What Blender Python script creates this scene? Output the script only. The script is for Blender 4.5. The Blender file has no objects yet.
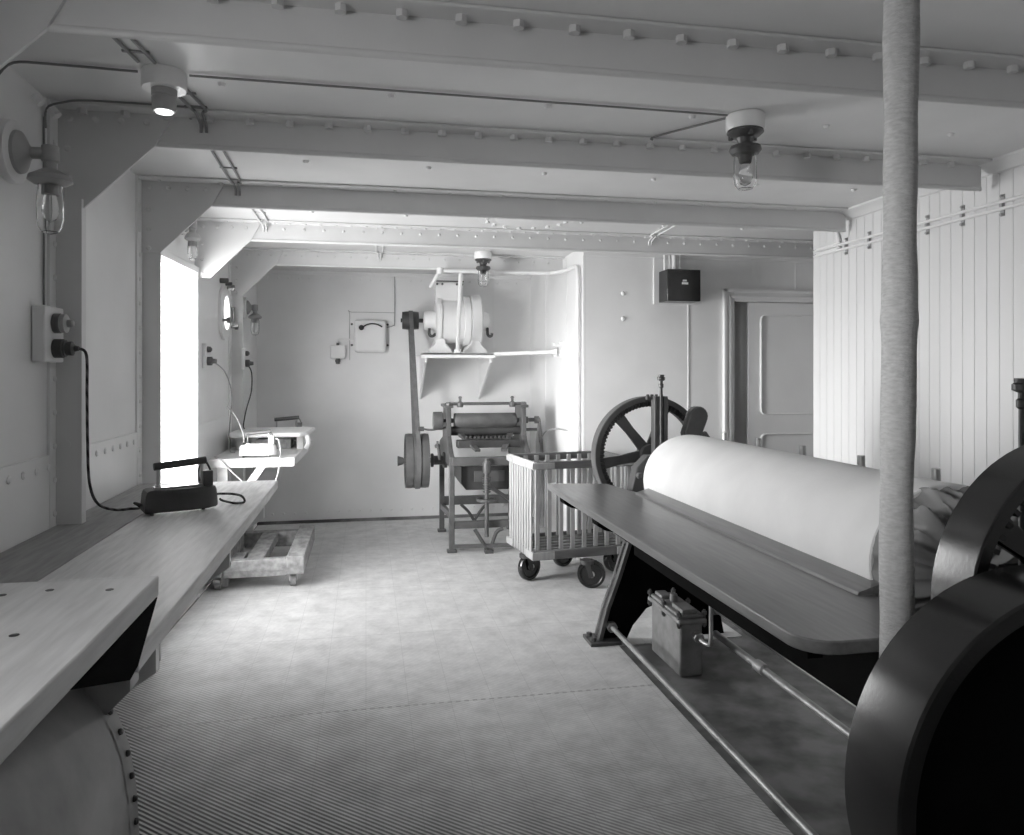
import bpy, bmesh, math, random
from mathutils import Vector, Matrix
random.seed(7)
SC = bpy.context.scene
COL = SC.collection
PI = math.pi

# ------------------------------------------------------------------ materials
def new_mat(name):
    m = bpy.data.materials.new(name); m.use_nodes = True
    nt = m.node_tree; b = nt.nodes['Principled BSDF']
    return m, nt, b

def grey(v):
    return (v, v, v, 1)

def mat(name, v, rough=.5, metal=0., var=.08, scale=6., bump=0., bscale=60., spec=.5, stretch=None, contrast=None):
    """plain surface with a little procedural mottling"""
    m, nt, b = new_mat(name)
    tc = nt.nodes.new('ShaderNodeTexCoord'); mp = nt.nodes.new('ShaderNodeMapping')
    nt.links.new(tc.outputs['Object'], mp.inputs[0])
    if stretch: mp.inputs['Scale'].default_value = stretch
    n = nt.nodes.new('ShaderNodeTexNoise'); n.inputs['Scale'].default_value = scale; n.inputs['Detail'].default_value = 5
    nt.links.new(mp.outputs[0], n.inputs['Vector'])
    cr = nt.nodes.new('ShaderNodeValToRGB')
    lo, hi = contrast or (.3, .7)
    cr.color_ramp.elements[0].position = lo; cr.color_ramp.elements[1].position = hi
    cr.color_ramp.elements[0].color = grey(v * (1 - var)); cr.color_ramp.elements[1].color = grey(min(.95, v * (1 + var)))
    nt.links.new(n.outputs['Fac'], cr.inputs[0]); nt.links.new(cr.outputs[0], b.inputs['Base Color'])
    b.inputs['Roughness'].default_value = rough; b.inputs['Metallic'].default_value = metal
    b.inputs['Specular IOR Level'].default_value = spec
    if bump:
        n2 = nt.nodes.new('ShaderNodeTexNoise'); n2.inputs['Scale'].default_value = bscale; n2.inputs['Detail'].default_value = 4
        nt.links.new(mp.outputs[0], n2.inputs['Vector'])
        bp = nt.nodes.new('ShaderNodeBump'); bp.inputs['Strength'].default_value = bump; bp.inputs['Distance'].default_value = .004
        nt.links.new(n2.outputs['Fac'], bp.inputs['Height']); nt.links.new(bp.outputs[0], b.inputs['Normal'])
    return m

M = {}
M['white'] = mat('white_paint', .76, .32, bump=.05, bscale=40, var=.03, scale=3)
M['ceil'] = mat('ceiling_paint', .73, .4, bump=.05, bscale=30, var=.04, scale=3)
M['wall'] = mat('wall_paint', .76, .3, bump=.06, bscale=30, var=.05, scale=2.5)
M['beam'] = mat('beam_paint', .66, .4, bump=.08, bscale=40, var=.04, scale=4)
M['board'] = mat('boarding_paint', .66, .4, var=.03, scale=3, stretch=(1, 1, .2))
M['galv'] = mat('galvanised_steel', .34, .42, bump=.1, bscale=20, var=.28, scale=5, contrast=(.35, .65))
M['wood'] = mat('scrubbed_wood', .68, .5, var=.16, scale=9, stretch=(6, .6, 6), bump=.1, bscale=12)
M['lid'] = mat('new_scrubbed_wood', .58, .5, var=.12, scale=9, stretch=(6, .6, 6), bump=.1, bscale=12)
M['shadedwood'] = mat('shaded_wood', .30, .6, var=.2, scale=9, stretch=(6, .6, 6), bump=.15, bscale=12)  # bench wood darkened in colour to stand for weak grazing light
M['woodx'] = mat('scrubbed_wood_cross', .55, .6, var=.14, scale=9, stretch=(.6, 6, 6), bump=.1, bscale=12)
M['woodv'] = mat('pale_slat_wood', .36, .45, var=.12, scale=9, stretch=(6, 6, .6))
M['polished'] = mat('varnished_wood', .18, .3, var=.16, scale=10, stretch=(6, .5, 6))
M['drail'] = mat('dark_rail_wood', .14, .35, var=.15, scale=9, stretch=(.6, 6, 6))
M['rough_wood'] = mat('rough_wood', .30, .75, var=.35, scale=12, bump=.5, bscale=25, stretch=(2, 1, 2))
M['paintwood'] = mat('white_painted_wood', .56, .5, var=.1, scale=8, bump=.15, bscale=30)
M['black'] = mat('black_enamel', .008, .22, var=.3, scale=10, bump=.045, bscale=110, spec=.8)
M['trapgrey'] = mat('trap_grey_iron', .20, .55, var=.25, scale=14, bump=.15)
M['blackcast'] = mat('gap_shade_black', .006, .9, var=.3, spec=.03)
M['lampgrey'] = mat('lamp_grey_paint', .36, .4, var=.12, scale=10)
M['iron'] = mat('dark_iron', .045, .42, var=.25, scale=12, bump=.1)
M['greyiron'] = mat('grey_iron', .09, .42, var=.2, scale=10, bump=.1)
M['castgrey'] = mat('grey_machine_paint', .09, .36, var=.2, scale=14, bump=.1)
M['rod'] = mat('worn_rod_steel', .34, .45, metal=.5, var=.2, scale=12)
M['steel'] = mat('bright_steel', .5, .3, metal=1., var=.15, scale=15)
M['brass'] = mat('dull_brass', .22, .35, metal=1., var=.3, scale=20)
M['dullmetal'] = mat('dull_metal', .10, .45, metal=.5, var=.3, scale=20)
M['canvas'] = mat('white_canvas', .74, .85, var=.05, scale=5, bump=.15, bscale=120, spec=.1)
M['cloth'] = mat('grey_cloth', .24, .85, var=.1, scale=8, bump=.2, bscale=120, spec=.1)
M['pad'] = mat('white_pad_cloth', .8, .85, var=.03, spec=.1)
M['felt'] = mat('felt_lagging', .50, .95, var=.14, scale=60, bump=.6, bscale=160, spec=.05, stretch=(1, 1, 3.2))
M['leather'] = mat('belt_leather', .12, .5, var=.15, scale=20)
M['ebony'] = mat('dark_handle_wood', .05, .5, var=.2, scale=20)
M['rubber'] = mat('black_rubber', .03, .45, var=.3)
M['deckst'] = mat('stained_deck_steel', .15, .5, var=.5, scale=5, bump=.2, bscale=25, contrast=(.38, .62))
M['ivory'] = mat('white_porcelain', .78, .25, var=.02)
M['outside'] = mat('outside_white', .8, .6, var=.02)
M['plaque'] = mat('white_plaque', .7, .4, var=.02)
M['cordw'] = mat('pale_cord', .36, .8, var=.1)
M['cordd'] = mat('dark_cord', .05, .8, var=.3, scale=60)
M['conduit'] = mat('grey_conduit', .25, .5, var=.1)
M['dconduit'] = mat('dark_conduit', .2, .5, var=.1)

def glass_mat():
    m, nt, b = new_mat('clear_glass')
    b.inputs['Base Color'].default_value = grey(1); b.inputs['Roughness'].default_value = .02
    b.inputs['IOR'].default_value = 1.3; b.inputs['Transmission Weight'].default_value = 1
    return m
M['glass'] = glass_mat()

def cord_twist():
    m, nt, b = new_mat('twisted_cord')
    tc = nt.nodes.new('ShaderNodeTexCoord'); n = nt.nodes.new('ShaderNodeTexWave')
    n.inputs['Scale'].default_value = 14; n.bands_direction = 'DIAGONAL'
    nt.links.new(tc.outputs['Object'], n.inputs['Vector'])
    cr = nt.nodes.new('ShaderNodeValToRGB')
    cr.color_ramp.elements[0].color = grey(.015); cr.color_ramp.elements[1].color = grey(.11)
    nt.links.new(n.outputs['Fac'], cr.inputs[0]); nt.links.new(cr.outputs[0], b.inputs['Base Color'])
    b.inputs['Roughness'].default_value = .8
    return m
M['twist'] = cord_twist()

def mat_rubber_floor():
    """corrugated rubber: diagonal ribs, strip seams"""
    m, nt, b = new_mat('ribbed_rubber')
    N = nt.nodes.new; L = nt.links.new
    tc = N('ShaderNodeTexCoord'); sp = N('ShaderNodeSeparateXYZ'); L(tc.outputs['Object'], sp.inputs[0])
    def math_(op, a, c=None):
        n = N('ShaderNodeMath'); n.operation = op
        for i, q in enumerate((a, c)):
            if q is None: continue
            if isinstance(q, (int, float)): n.inputs[i].default_value = q
            else: L(q, n.inputs[i])
        return n.outputs[0]
    u = math_('ADD', math_('MULTIPLY', sp.outputs[0], .658), math_('MULTIPLY', sp.outputs[1], .753))
    s = math_('SINE', math_('MULTIPLY', u, 2 * PI / .0165))
    rib = math_('MULTIPLY_ADD', s, .5); nt.nodes[-1].inputs[2].default_value = .5
    # strip seams every 0.19 m across, butt joints every 0.95 m along
    fx = math_('ABSOLUTE', math_('SUBTRACT', math_('FRACT', math_('MULTIPLY', sp.outputs[0], 1 / .19)), .5))
    seam = math_('GREATER_THAN', fx, .493)
    fy = math_('ABSOLUTE', math_('SUBTRACT', math_('FRACT', math_('MULTIPLY', math_('SUBTRACT', sp.outputs[1], 3.40), 1 / .95)), .5))
    seam2 = math_('GREATER_THAN', fy, .4965)
    dash = math_('GREATER_THAN', math_('FRACT', math_('MULTIPLY', sp.outputs[0], 26)), .45)
    row = math_('MULTIPLY', dash, math_('LESS_THAN', math_('ABSOLUTE', math_('SUBTRACT', sp.outputs[1], 3.40)), .0065))
    sm = math_('MAXIMUM', seam, seam2)
    n = N('ShaderNodeTexNoise'); n.inputs['Scale'].default_value = 6; n.inputs['Detail'].default_value = 12; n.inputs['Roughness'].default_value = .75
    L(tc.outputs['Object'], n.inputs['Vector'])
    cr = N('ShaderNodeValToRGB'); L(n.outputs['Fac'], cr.inputs[0])
    cr.color_ramp.elements[0].position = .32; cr.color_ramp.elements[0].color = grey(.52)
    cr.color_ramp.elements[1].position = .68; cr.color_ramp.elements[1].color = grey(.80)
    cr2 = N('ShaderNodeValToRGB'); L(rib, cr2.inputs[0])
    cr2.color_ramp.elements[0].position = .35; cr2.color_ramp.elements[0].color = grey(.06)
    cr2.color_ramp.elements[1].position = .75; cr2.color_ramp.elements[1].color = grey(1)
    mx = N('ShaderNodeMix'); mx.data_type = 'RGBA'; mx.blend_type = 'MULTIPLY'; mx.inputs[0].default_value = 1
    L(cr.outputs[0], mx.inputs[6]); L(cr2.outputs[0], mx.inputs[7])
    wr = N('ShaderNodeMapRange'); L(math_('ADD', sp.outputs[1], math_('ADD', math_('MULTIPLY', sp.outputs[0], .75), math_('MULTIPLY', n.outputs['Fac'], .5))), wr.inputs[0]); wr.inputs[1].default_value = 2.55; wr.inputs[2].default_value = 3.9; wr.inputs[3].default_value = 1; wr.inputs[4].default_value = .12
    L(wr.outputs[0], mx.inputs[0])
    mx2 = N('ShaderNodeMix'); mx2.data_type = 'RGBA'; mx2.blend_type = 'MIX'
    L(math_('MAXIMUM', math_('MULTIPLY', sm, math_('MULTIPLY', n.outputs['Fac'], .4)), math_('MULTIPLY', row, math_('MULTIPLY', n.outputs['Fac'], .9))), mx2.inputs[0]); L(mx.outputs[2], mx2.inputs[6]); mx2.inputs[7].default_value = grey(.08)
    L(mx2.outputs[2], b.inputs['Base Color'])
    bp = N('ShaderNodeBump'); bp.inputs['Strength'].default_value = .5; bp.inputs['Distance'].default_value = .002
    L(math_('MULTIPLY', wr.outputs[0], .5), bp.inputs['Strength']); L(rib, bp.inputs['Height']); L(bp.outputs[0], b.inputs['Normal'])
    b.inputs['Roughness'].default_value = .55
    return m
M['mat'] = mat_rubber_floor()

def lamp_glow():
    m, nt, b = new_mat('lit_lens')
    b.inputs['Base Color'].default_value = grey(.8); b.inputs['Emission Color'].default_value = grey(1); b.inputs['Emission Strength'].default_value = 2.5
    return m
M['lens'] = lamp_glow()

# ------------------------------------------------------------------ mesh builder
WLOC = {}

def frame_of(d):
    d = Vector(d).normalized()
    a = Vector((0, 0, 1)) if abs(d.z) < .9 else Vector((1, 0, 0))
    x = d.cross(a).normalized(); y = d.cross(x).normalized()
    return x, y

class MB:
    def __init__(s): s.bm = bmesh.new()
    def _loops(s, rings, closed=True, caps=True):
        vs = [[s.bm.verts.new(p) for p in r] for r in rings]
        n = len(vs[0])
        for a, b in zip(vs, vs[1:]):
            for i in range(n if closed else n - 1):
                j = (i + 1) % n
                try: s.bm.faces.new((a[i], a[j], b[j], b[i]))
                except ValueError: pass
        if caps and closed:
            for r in (vs[0], vs[-1]):
                try: s.bm.faces.new(r)
                except ValueError: pass
        return vs
    def box(s, x0, x1, y0, y1, z0, z1):
        s._loops([[(x0, y0, z0), (x1, y0, z0), (x1, y1, z0), (x0, y1, z0)], [(x0, y0, z1), (x1, y0, z1), (x1, y1, z1), (x0, y1, z1)]])
        return s
    def beam(s, p0, p1, w, h, up=(0, 0, 1)):
        """rectangular bar from p0 to p1, w across, h along 'up'"""
        p0, p1 = Vector(p0), Vector(p1); d = (p1 - p0).normalized()
        x = d.cross(Vector(up)).normalized(); y = x.cross(d).normalized()
        q = [x * (w / 2) + y * (h / 2), x * (-w / 2) + y * (h / 2), x * (-w / 2) - y * (h / 2), x * (w / 2) - y * (h / 2)]
        s._loops([[p0 + k for k in q], [p1 + k for k in q]]); return s
    def cyl(s, p0, p1, r, r1=None, n=20, caps=True):
        p0, p1 = Vector(p0), Vector(p1); x, y = frame_of(p1 - p0); r1 = r if r1 is None else r1
        ring = lambda c, q: [c + (x * math.cos(2 * PI * i / n) + y * math.sin(2 * PI * i / n)) * q for i in range(n)]
        s._loops([ring(p0, r), ring(p1, r1)], caps=caps); return s
    def lathe(s, origin, axis, prof, n=28):
        """prof: list of (radius, height along axis)"""
        o = Vector(origin); a = Vector(axis).normalized(); x, y = frame_of(a)
        rings = [[o + a * h + (x * math.cos(2 * PI * i / n) + y * math.sin(2 * PI * i / n)) * max(r, 1e-4) for i in range(n)] for r, h in prof]
        s._loops(rings, caps=True); return s
    def ring(s, origin, axis, prof, n=48):
        """closed cross-section lathe (annulus)"""
        o = Vector(origin); a = Vector(axis).normalized(); x, y = frame_of(a)
        rings = [[o + a * h + (x * math.cos(2 * PI * i / n) + y * math.sin(2 * PI * i / n)) * r for i in range(n)] for r, h in prof]
        rings.append(rings[0])
        vs = [[s.bm.verts.new(p) for p in r] for r in rings[:-1]]; vs.append(vs[0])
        for A, B in zip(vs, vs[1:]):
            for i in range(n): s.bm.faces.new((A[i], A[(i + 1) % n], B[(i + 1) % n], B[i]))
        return s
    def tube(s, pts, r, n=10, sub=6, r1=None):
        P = [Vector(p) for p in pts]; Q = []
        for i in range(len(P) - 1):
            a, b, c, d = P[max(i - 1, 0)], P[i], P[i + 1], P[min(i + 2, len(P) - 1)]
            k = sub if len(P) > 2 else 1
            for j in range(k):
                t = j / k
                Q.append(.5 * ((2 * b) + (c - a) * t + (2 * a - 5 * b + 4 * c - d) * t * t + (3 * b - a - 3 * c + d) * t ** 3))
        Q.append(P[-1])
        T = [(Q[min(i + 1, len(Q) - 1)] - Q[max(i - 1, 0)]).normalized() for i in range(len(Q))]
        x, y = frame_of(T[0]); rings = []
        for i, q in enumerate(Q):
            x = (x - T[i] * x.dot(T[i])).normalized(); y = T[i].cross(x)
            rr = r if r1 is None else r + (r1 - r) * i / (len(Q) - 1)
            rings.append([q + (x * math.cos(2 * PI * k / n) + y * math.sin(2 * PI * k / n)) * rr for k in range(n)])
        s._loops(rings); return s
    def prism(s, poly, axis, a, b):
        """poly in the two other axes (in x,y,z order); extruded along axis from a to b"""
        def P(q, w):
            return {'x': (w, q[0], q[1]), 'y': (q[0], w, q[1]), 'z': (q[0], q[1], w)}[axis]
        s._loops([[P(q, a) for q in poly], [P(q, b) for q in poly]]); return s
    def rivet(s, p, nrm, r=.012, h=.008, n=8):
        s.lathe(p, nrm, [(r, -.002), (r, h * .35), (r * .6, h)], n); return s
    def bolt(s, p, nrm, r=.014, h=.012):
        s.lathe(p, nrm, [(r, -.002), (r, h)], 6); return s
    def build(s, name, m, parent=None, local=False, bevel=0., smooth=35, fn=None, seg=2):
        bm = s.bm
        bmesh.ops.recalc_face_normals(bm, faces=bm.faces)
        if fn:
            for v in bm.verts: v.co = fn(v.co)
        off = Vector((0, 0, 0))
        if parent is not None and not local:
            off = WLOC.get(parent.name, Vector((0, 0, 0)))
            for v in bm.verts: v.co -= off
        me = bpy.data.meshes.new(name)
        for f in bm.faces: f.smooth = bool(smooth)
        bm.to_mesh(me); bm.free()
        if smooth: me.set_sharp_from_angle(angle=math.radians(smooth))
        me.materials.append(M[m])
        o = bpy.data.objects.new(name, me); COL.objects.link(o)
        if parent is not None:
            o.parent = parent; WLOC[o.name] = off
        if bevel:
            md = o.modifiers.new('bevel', 'BEVEL'); md.width = bevel; md.segments = seg; md.limit_method = 'ANGLE'; md.angle_limit = math.radians(50)
        return o

def thing(name, label, cat, loc=(0, 0, 0), rz=0., group=None):
    o = bpy.data.objects.new(name, None); COL.objects.link(o)
    o.location = loc; o.rotation_euler = (0, 0, rz); o.empty_display_size = .1
    o['label'] = label; o['category'] = cat
    if group: o['group'] = group
    WLOC[o.name] = Vector(loc)
    return o
def tag(o, label, cat, group=None):
    o['label'] = label; o['category'] = cat
    if group: o['group'] = group
    return o
def struct(o):
    o['kind'] = 'structure'; return o
def copy_tree(o, parent=None):
    c = o.copy(); COL.objects.link(c)
    if parent is not None: c.parent = parent
    WLOC[c.name] = WLOC.get(o.name, Vector((0, 0, 0)))
    for ch in list(o.children): copy_tree(ch, c)
    return c
def relabel(o, label, loc=None, rz=None):
    o['label'] = label
    if loc is not None: o.location = loc
    if rz is not None: o.rotation_euler = (0, 0, rz)
    return o

# ------------------------------------------------------------------ room shell
H = 2.50                     # deck head
YB = 7.70                    # far bulkhead
XR = 2.95                    # boarded partition
XC, YC = 1.695, 5.75          # casing corner
Y0 = -1.6                    # wall behind
XE = 4.6
def xw(y):                   # ship's side, slightly curved
    if y <= 4.2: return -1.145
    if y <= 5.2: return -1.145 + .045 * (y - 4.2)
    return -1.10 + .05 * (y - 5.2) / 2.5
DOOR = (4.27, 5.17, .38, 2.15)
W2 = (.55, 1.05, 1.45, 1.95)     # unseen window added for fill light, in the ship's side at left

struct(MB().box(-1.5, XE, Y0 - .1, YB + .1, -.06, -.006).build('floor', 'deckst'))
m_ = MB().prism([(xw(Y0) + .012, Y0), (1.36, Y0), (1.36, 3.93), (2.1, 3.93), (2.1, 5.74), (XC - .005, 5.74), (XC - .005, YB - .013), (xw(YB) + .012, YB - .013), (xw(5.2) + .012, 5.2), (xw(4.2) + .012, 4.2)], 'z', -.006, 0)
tag(m_.build('rubber_mat', 'mat', smooth=0), 'diagonally ribbed grey rubber matting covering the open floor', 'floor mat')
struct(MB().box(-1.5, XE, Y0 - .1, YB + .1, H, H + .05).build('ceiling', 'ceil'))

# left wall (ship's side plating) with doorway and porthole
PY, PZ, PR = 6.10, 1.955, .165
def wall_left():
    b = MB(); T = -.05
    def slab(y0, y1, z0, z1, n=1):
        for k in range(n):
            a, c = y0 + (y1 - y0) * k / n, y0 + (y1 - y0) * (k + 1) / n
            b.box(T, 0, a, c, z0, z1)
    slab(Y0, W2[0], 0, H); slab(W2[0], W2[1], 0, W2[2]); slab(W2[0], W2[1], W2[3], H); slab(W2[1], 4.2, 0, H); slab(4.2, DOOR[0], 0, H)
    slab(DOOR[0], DOOR[1], 0, DOOR[2]); slab(DOOR[0], DOOR[1], DOOR[3], H)
    slab(DOOR[1], 5.2, 0, H); slab(5.2, PY - .3, 0, H); slab(PY + .3, YB, 0, H)
    slab(PY - .3, PY + .3, 0, PZ - .3); slab(PY - .3, PY + .3, PZ + .3, H)
    n = 40; rings = []
    for X, R in ((0, 0), (0, 1), (T, 1), (T, 0)):
        r = []
        for i in range(n):
            t = 2 * PI * i / n + PI / 4; c, s = math.cos(t), math.sin(t)
            if R: r.append((X, PY + PR * c, PZ + PR * s))
            else:
                q = .3 / max(abs(c), abs(s)); r.append((X, PY + q * c, PZ + q * s))
        rings.append(r)
    b._loops(rings, caps=False)
    # lapped lower strake plates and rivet rows
    for a, c in ((1.9, 3.06), (3.13, 4.14)):
        b.box(0, .008, a, c, 0, 1.195)
        y = a + .06
        while y < c - .03:
            b.rivet((.008, y, 1.15), (1, 0, 0), .014, .008); y += .105
    b.box(0, .006, 5.3, 6.36, 0, 1.15); b.box(0, .006, 6.42, 7.66, 0, 1.15)
    # frame angle flanges riveted to plating
    for y in (3.1, 4.17, 6.38):
        b.box(0, .010, y - .085, y, .3, H)
        z = .6
        while z < H - .05:
            b.rivet((.010, y - .045, z), (1, 0, 0), .012, .007); z += .125
    return struct(b.build('wall_left', 'wall', fn=lambda v: Vector((v.x + xw(v.y), v.y, v.z))))
wl = wall_left()

# wall behind the far end
b = MB(); b.box(xw(YB) - .1, XC, YB, YB + .06, 0, H)
b.box(-.33, .4, YB - .005, YB, 1.62, H - .02)
for k in range(26): b.rivet((-.95 + .1 * k, YB, 2.43), (0, -1, 0), .012, .008)
b.box(xw(YB), XC, YB - .03, YB, H - .03, H)
for k in range(24): b.rivet((-.9 + .105 * k, YB, .10), (0, -1, 0), .012, .008)
for x in (.38, 1.3): b.box(x, x + .006, YB - .004, YB, 0, H)
struct(b.build('wall_back', 'wall'))
b = MB(); b.box(xw(YB), XC, YB - .012, YB, 0, .03)
struct(b.build('baseboard_back', 'deckst'))

# casing: side wall and front wall with the door opening
D2 = (2.99, 4.02, 2.085)
b = MB(); b.box(XC, XC + .05, YC + .05, YB, 0, H)
b.box(XC - .004, XC, 6.24, 6.25, 0, H - .02); b.box(XC - .004, XC, 7.0, 7.008, 0, H)
b.box(XC, D2[0], YC, YC + .05, 0, H); b.box(D2[1], XE, YC, YC + .05, 0, H); b.box(D2[0], D2[1], YC, YC + .05, D2[2], H)
b.cyl((XC + .012, YC + .012, 0), (XC + .012, YC + .012, H), .014, n=10)
b.box(XC, XE, YC - .03, YC, H - .045, H - .02); b.box(XC, XE, YC - .018, YC, H - .075, H - .045)
b.box(2.585, 2.591, YC - .006, YC, 0, 2.05)                      # cover strip below the black box
b.box(3.55, 3.555, YC - .004, YC, D2[2] + .1, H - .08)
for z in (2.13, 1.93): b.rivet((2.03, YC, z), (0, -1, 0), .018, .012)
struct(b.build('wall_center', 'wall'))
b = MB(); b.box(D2[0] - .2, XE, YC + .15, YC + .2, 0, H); b.box(XE, XE + .05, Y0, YC + .5, 0, H); b.box(D2[0] - .25, D2[0] - .2, YC + .05, YC + .2, 0, H)
struct(b.build('wall_passage', 'wall'))
b = MB(); b.box(-1.2, XE, Y0 - .06, Y0, 0, H)
struct(b.build('wall_near', 'wall'))

# boarded right wall
b = MB(); y = 4.56; W = .0755
while y > Y0:
    b.box(XR, XR + .02, y - W + .0012, y - .0012, 0, H); y -= W
b.box(XR + .0045, XR + .03, Y0, 4.556, 0, H)
struct(b.build('wall_right', 'board', bevel=.0012, smooth=0))
# cornice between the beams
BY = [2.10, 3.10, 4.17, 5.22, 6.38]
b = MB()
prof = [(XR, H), (XR - .07, H), (XR - .07, H - .012), (XR - .05, H - .022), (XR - .028, H - .04), (XR - .018, H - .052), (XR, H - .056)]
b.prism(prof, 'y', Y0, 4.56)
struct(b.build('trim_7', 'white'))

# door frame in the ship's side
b = MB(); x0, x1, fi = -.058, .032, .008
b.box(x0, x1, DOOR[0] - .035, DOOR[0] + fi, DOOR[2] - .03, DOOR[3] + .035)
b.box(x0, x1, DOOR[1] - fi, DOOR[1] + .035, DOOR[2] - .03, DOOR[3] + .035)
b.box(x0, x1, DOOR[0] + fi, DOOR[1] - fi, DOOR[3] - fi, DOOR[3] + .035); b.box(x0, x1, DOOR[0] + fi, DOOR[1] - fi, DOOR[2] - .03, DOOR[2] + fi)
df = struct(b.build('door_1', 'wall', fn=lambda v: Vector((v.x + xw(v.y), v.y, v.z)), bevel=.006))

# porthole
b = MB(); px = xw(PY)
b.ring((px, PY, PZ), (1, 0, 0), [(PR - .035, 0), (PR + .045, 0), (PR + .045, .02), (PR - .01, .035), (PR - .035, .03)], 40)
pf = struct(b.build('window_1', 'white'))
g = MB(); g.lathe((px, PY, PZ), (1, 0, 0), [(PR - .03, .008), (PR - .03, .016)], 40); g.build('pane', 'glass', pf)
g = MB()
for t in (90, 200, 330):
    c = (px + .03, PY + (PR + .03) * math.cos(math.radians(t)), PZ + (PR + .03) * math.sin(math.radians(t)))
    g.cyl(c, (c[0] + .05, c[1], c[2]), .012, n=10); g.cyl((c[0] + .03, c[1], c[2]), (c[0] + .055, c[1], c[2]), .024, n=6)
g.box(px + .0, px + .05, PY + PR + .02, PY + PR + .06, PZ - .06, PZ + .06)
g.build('clamp', 'brass', pf)
# ring of the scuttle above the porthole (deadlight hinge)
b = MB(); b.cyl((px, PY - .12, PZ + .235), (px + .06, PY - .12, PZ + .235), .02, n=10); b.cyl((px, PY + .1, PZ + .235), (px + .05, PY + .1, PZ + .235), .015, n=10)
b.build('hinge', 'greyiron', pf)

# panelled door standing in the casing wall
b = MB()
fo = .1
for a, c, z0, z1 in ((D2[0] - fo, D2[0], 0, D2[2] + fo), (D2[1], D2[1] + fo, 0, D2[2] + fo), (D2[0], D2[1], D2[2], D2[2] + fo)):
    b.box(a, c, YC - .018, YC, z0, z1)
b.box(D2[0] - fo, D2[0] - fo + .025, YC - .035, YC - .018, 0, D2[2] + fo)
b.box(D2[0] - fo, D2[1] + fo, YC - .035, YC - .018, D2[2] + fo - .025, D2[2] + fo)
b.box(D2[0] - .05, D2[0] - .03, YC - .028, YC - .018, 0, D2[2] + .05); b.box(D2[0] - .05, D2[1] + .05, YC - .028, YC - .018, D2[2] + .03, D2[2] + .05)
dr = struct(b.build('door_2', 'white', bevel=.004))
b = MB(); lx0, lx1, ly = 3.13, 4.015, YC + .012
b.box(lx0, lx1, ly, ly + .03, .02, 2.08)
def panel_ring(x0, x1, z0, z1, r=.05, w=.014):
    def rr(g):
        pts = []
        for cx, cz, a0 in ((x1 - r, z1 - r, 0), (x0 + r, z1 - r, 90), (x0 + r, z0 + r, 180), (x1 - r, z0 + r, 270)):
            for k in range(6):
                t = math.radians(a0 + 90 * k / 5); pts.append((cx + (r + g) * math.cos(t), cz + (r + g) * math.sin(t)))
        return pts
    R = []
    for g, dy in ((0, .002), (0, -.010), (-w * .5, -.014), (-w, -.010), (-w, .002)):
        R.append([(x, ly + dy, z) for x, z in rr(g)])
    b._loops(R, caps=False)
panel_ring(3.235, 3.92, 1.14, 1.98); panel_ring(3.235, 3.92, .22, .985)
b.build('door_leaf', 'white', dr)

# deck beams with side frames and knees: one riveted frame each
def beam(i, y, x1, rv, big):
    b = MB(); t = .014; xl = xw(y)
    b.box(xl, x1, y, y + t, 2.372, H)
    b.cyl((xl + .3, y + .007, 2.379), (x1, y + .007, 2.379), .0115, n=12)
    b.box(xl, x1, y - .078, y, H - .012, H)
    b.cyl((xl, y - .078, H - .006), (x1, y - .078, H - .006), .006, n=8)
    # knee and frame web
    web = .098
    b.prism([(xl, H), (xl + .42, H), (xl + .35, 2.37), (xl + web, 2.118), (xl, 2.118)], 'y', y - .012, y)
    if i == 1:
        b.box(xl, xl + web, y - .03, y + t, .93, 2.15)
        b.cyl((xl + .045, y - .033, 1.23), (xl + .045, y - .03, 1.23), .016, n=16)
    else:
        b.box(xl, xl + web, y, y + t, 0 if i != 3 else 2.18, 2.2)
    x = xl + .1
    while x < x1 - .05:
        if big: b.bolt((x, y - .03, H - .012), (0, 0, -1), .017, .020)
        else: b.rivet((x, y - .035, H - .012), (0, 0, -1), .011, .008)
        x += rv
    if i in (1, 2, 3, 4):
        for k in range(4): b.rivet((xl + .05 + .09 * k, y - .012, 2.455), (0, -1, 0), .013, .008)
        for k in range(3): b.rivet((xl + .045, y - .012, 2.34 - .1 * k), (0, -1, 0), .013, .008)
    if i >= 3:
        x = xl + .3
        while x < x1 - .05: b.rivet((x, y, 2.455), (0, -1, 0), .010, .007); x += rv * 1.3
    return struct(b.build('trim_%d' % (i + 1), 'beam'))
for i, y in enumerate(BY):
    beam(i, y, (2.89, 2.895, 2.92, XE, XC)[i], (.163, .15, .30, .10, .10)[i], i < 2)

# loose rivet heads on the deck plating overhead
b = MB()
for y in (1.25, 2.62, 3.55, 4.0, 4.7, 5.6):
    for k in range(-1, 6): b.rivet((.05 + k * .58 + (y * 7 % .3), y + .12, H), (0, 0, -1), .014, .012)
for y in (1.9, 2.45, 2.85, 2.98): b.bolt((xw(y) + .03, y, H - .05), (.6, 0, -.8), .018, .03)
struct(b.build('trim_8', 'ceil'))

# round hatch ring in the deck head
b = MB(); hc = (1.02, 4.74, H)
b.ring(hc, (0, 0, -1), [(.20, 0), (.315, 0), (.315, .016), (.20, .016)], 48)
b.lathe(hc, (0, 0, -1), [(.2, 0), (.2, .02), (.15, .03), (0, .034)], 40)
for k in range(16):
    t = 2 * PI * k / 16; b.bolt((hc[0] + .26 * math.cos(t), hc[1] + .26 * math.sin(t), H - .016), (0, 0, -1), .016, .014)
tag(b.build('deck_hatch', 'white'), 'round white bolted cover plate on the ceiling', 'ceiling plate')

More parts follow.
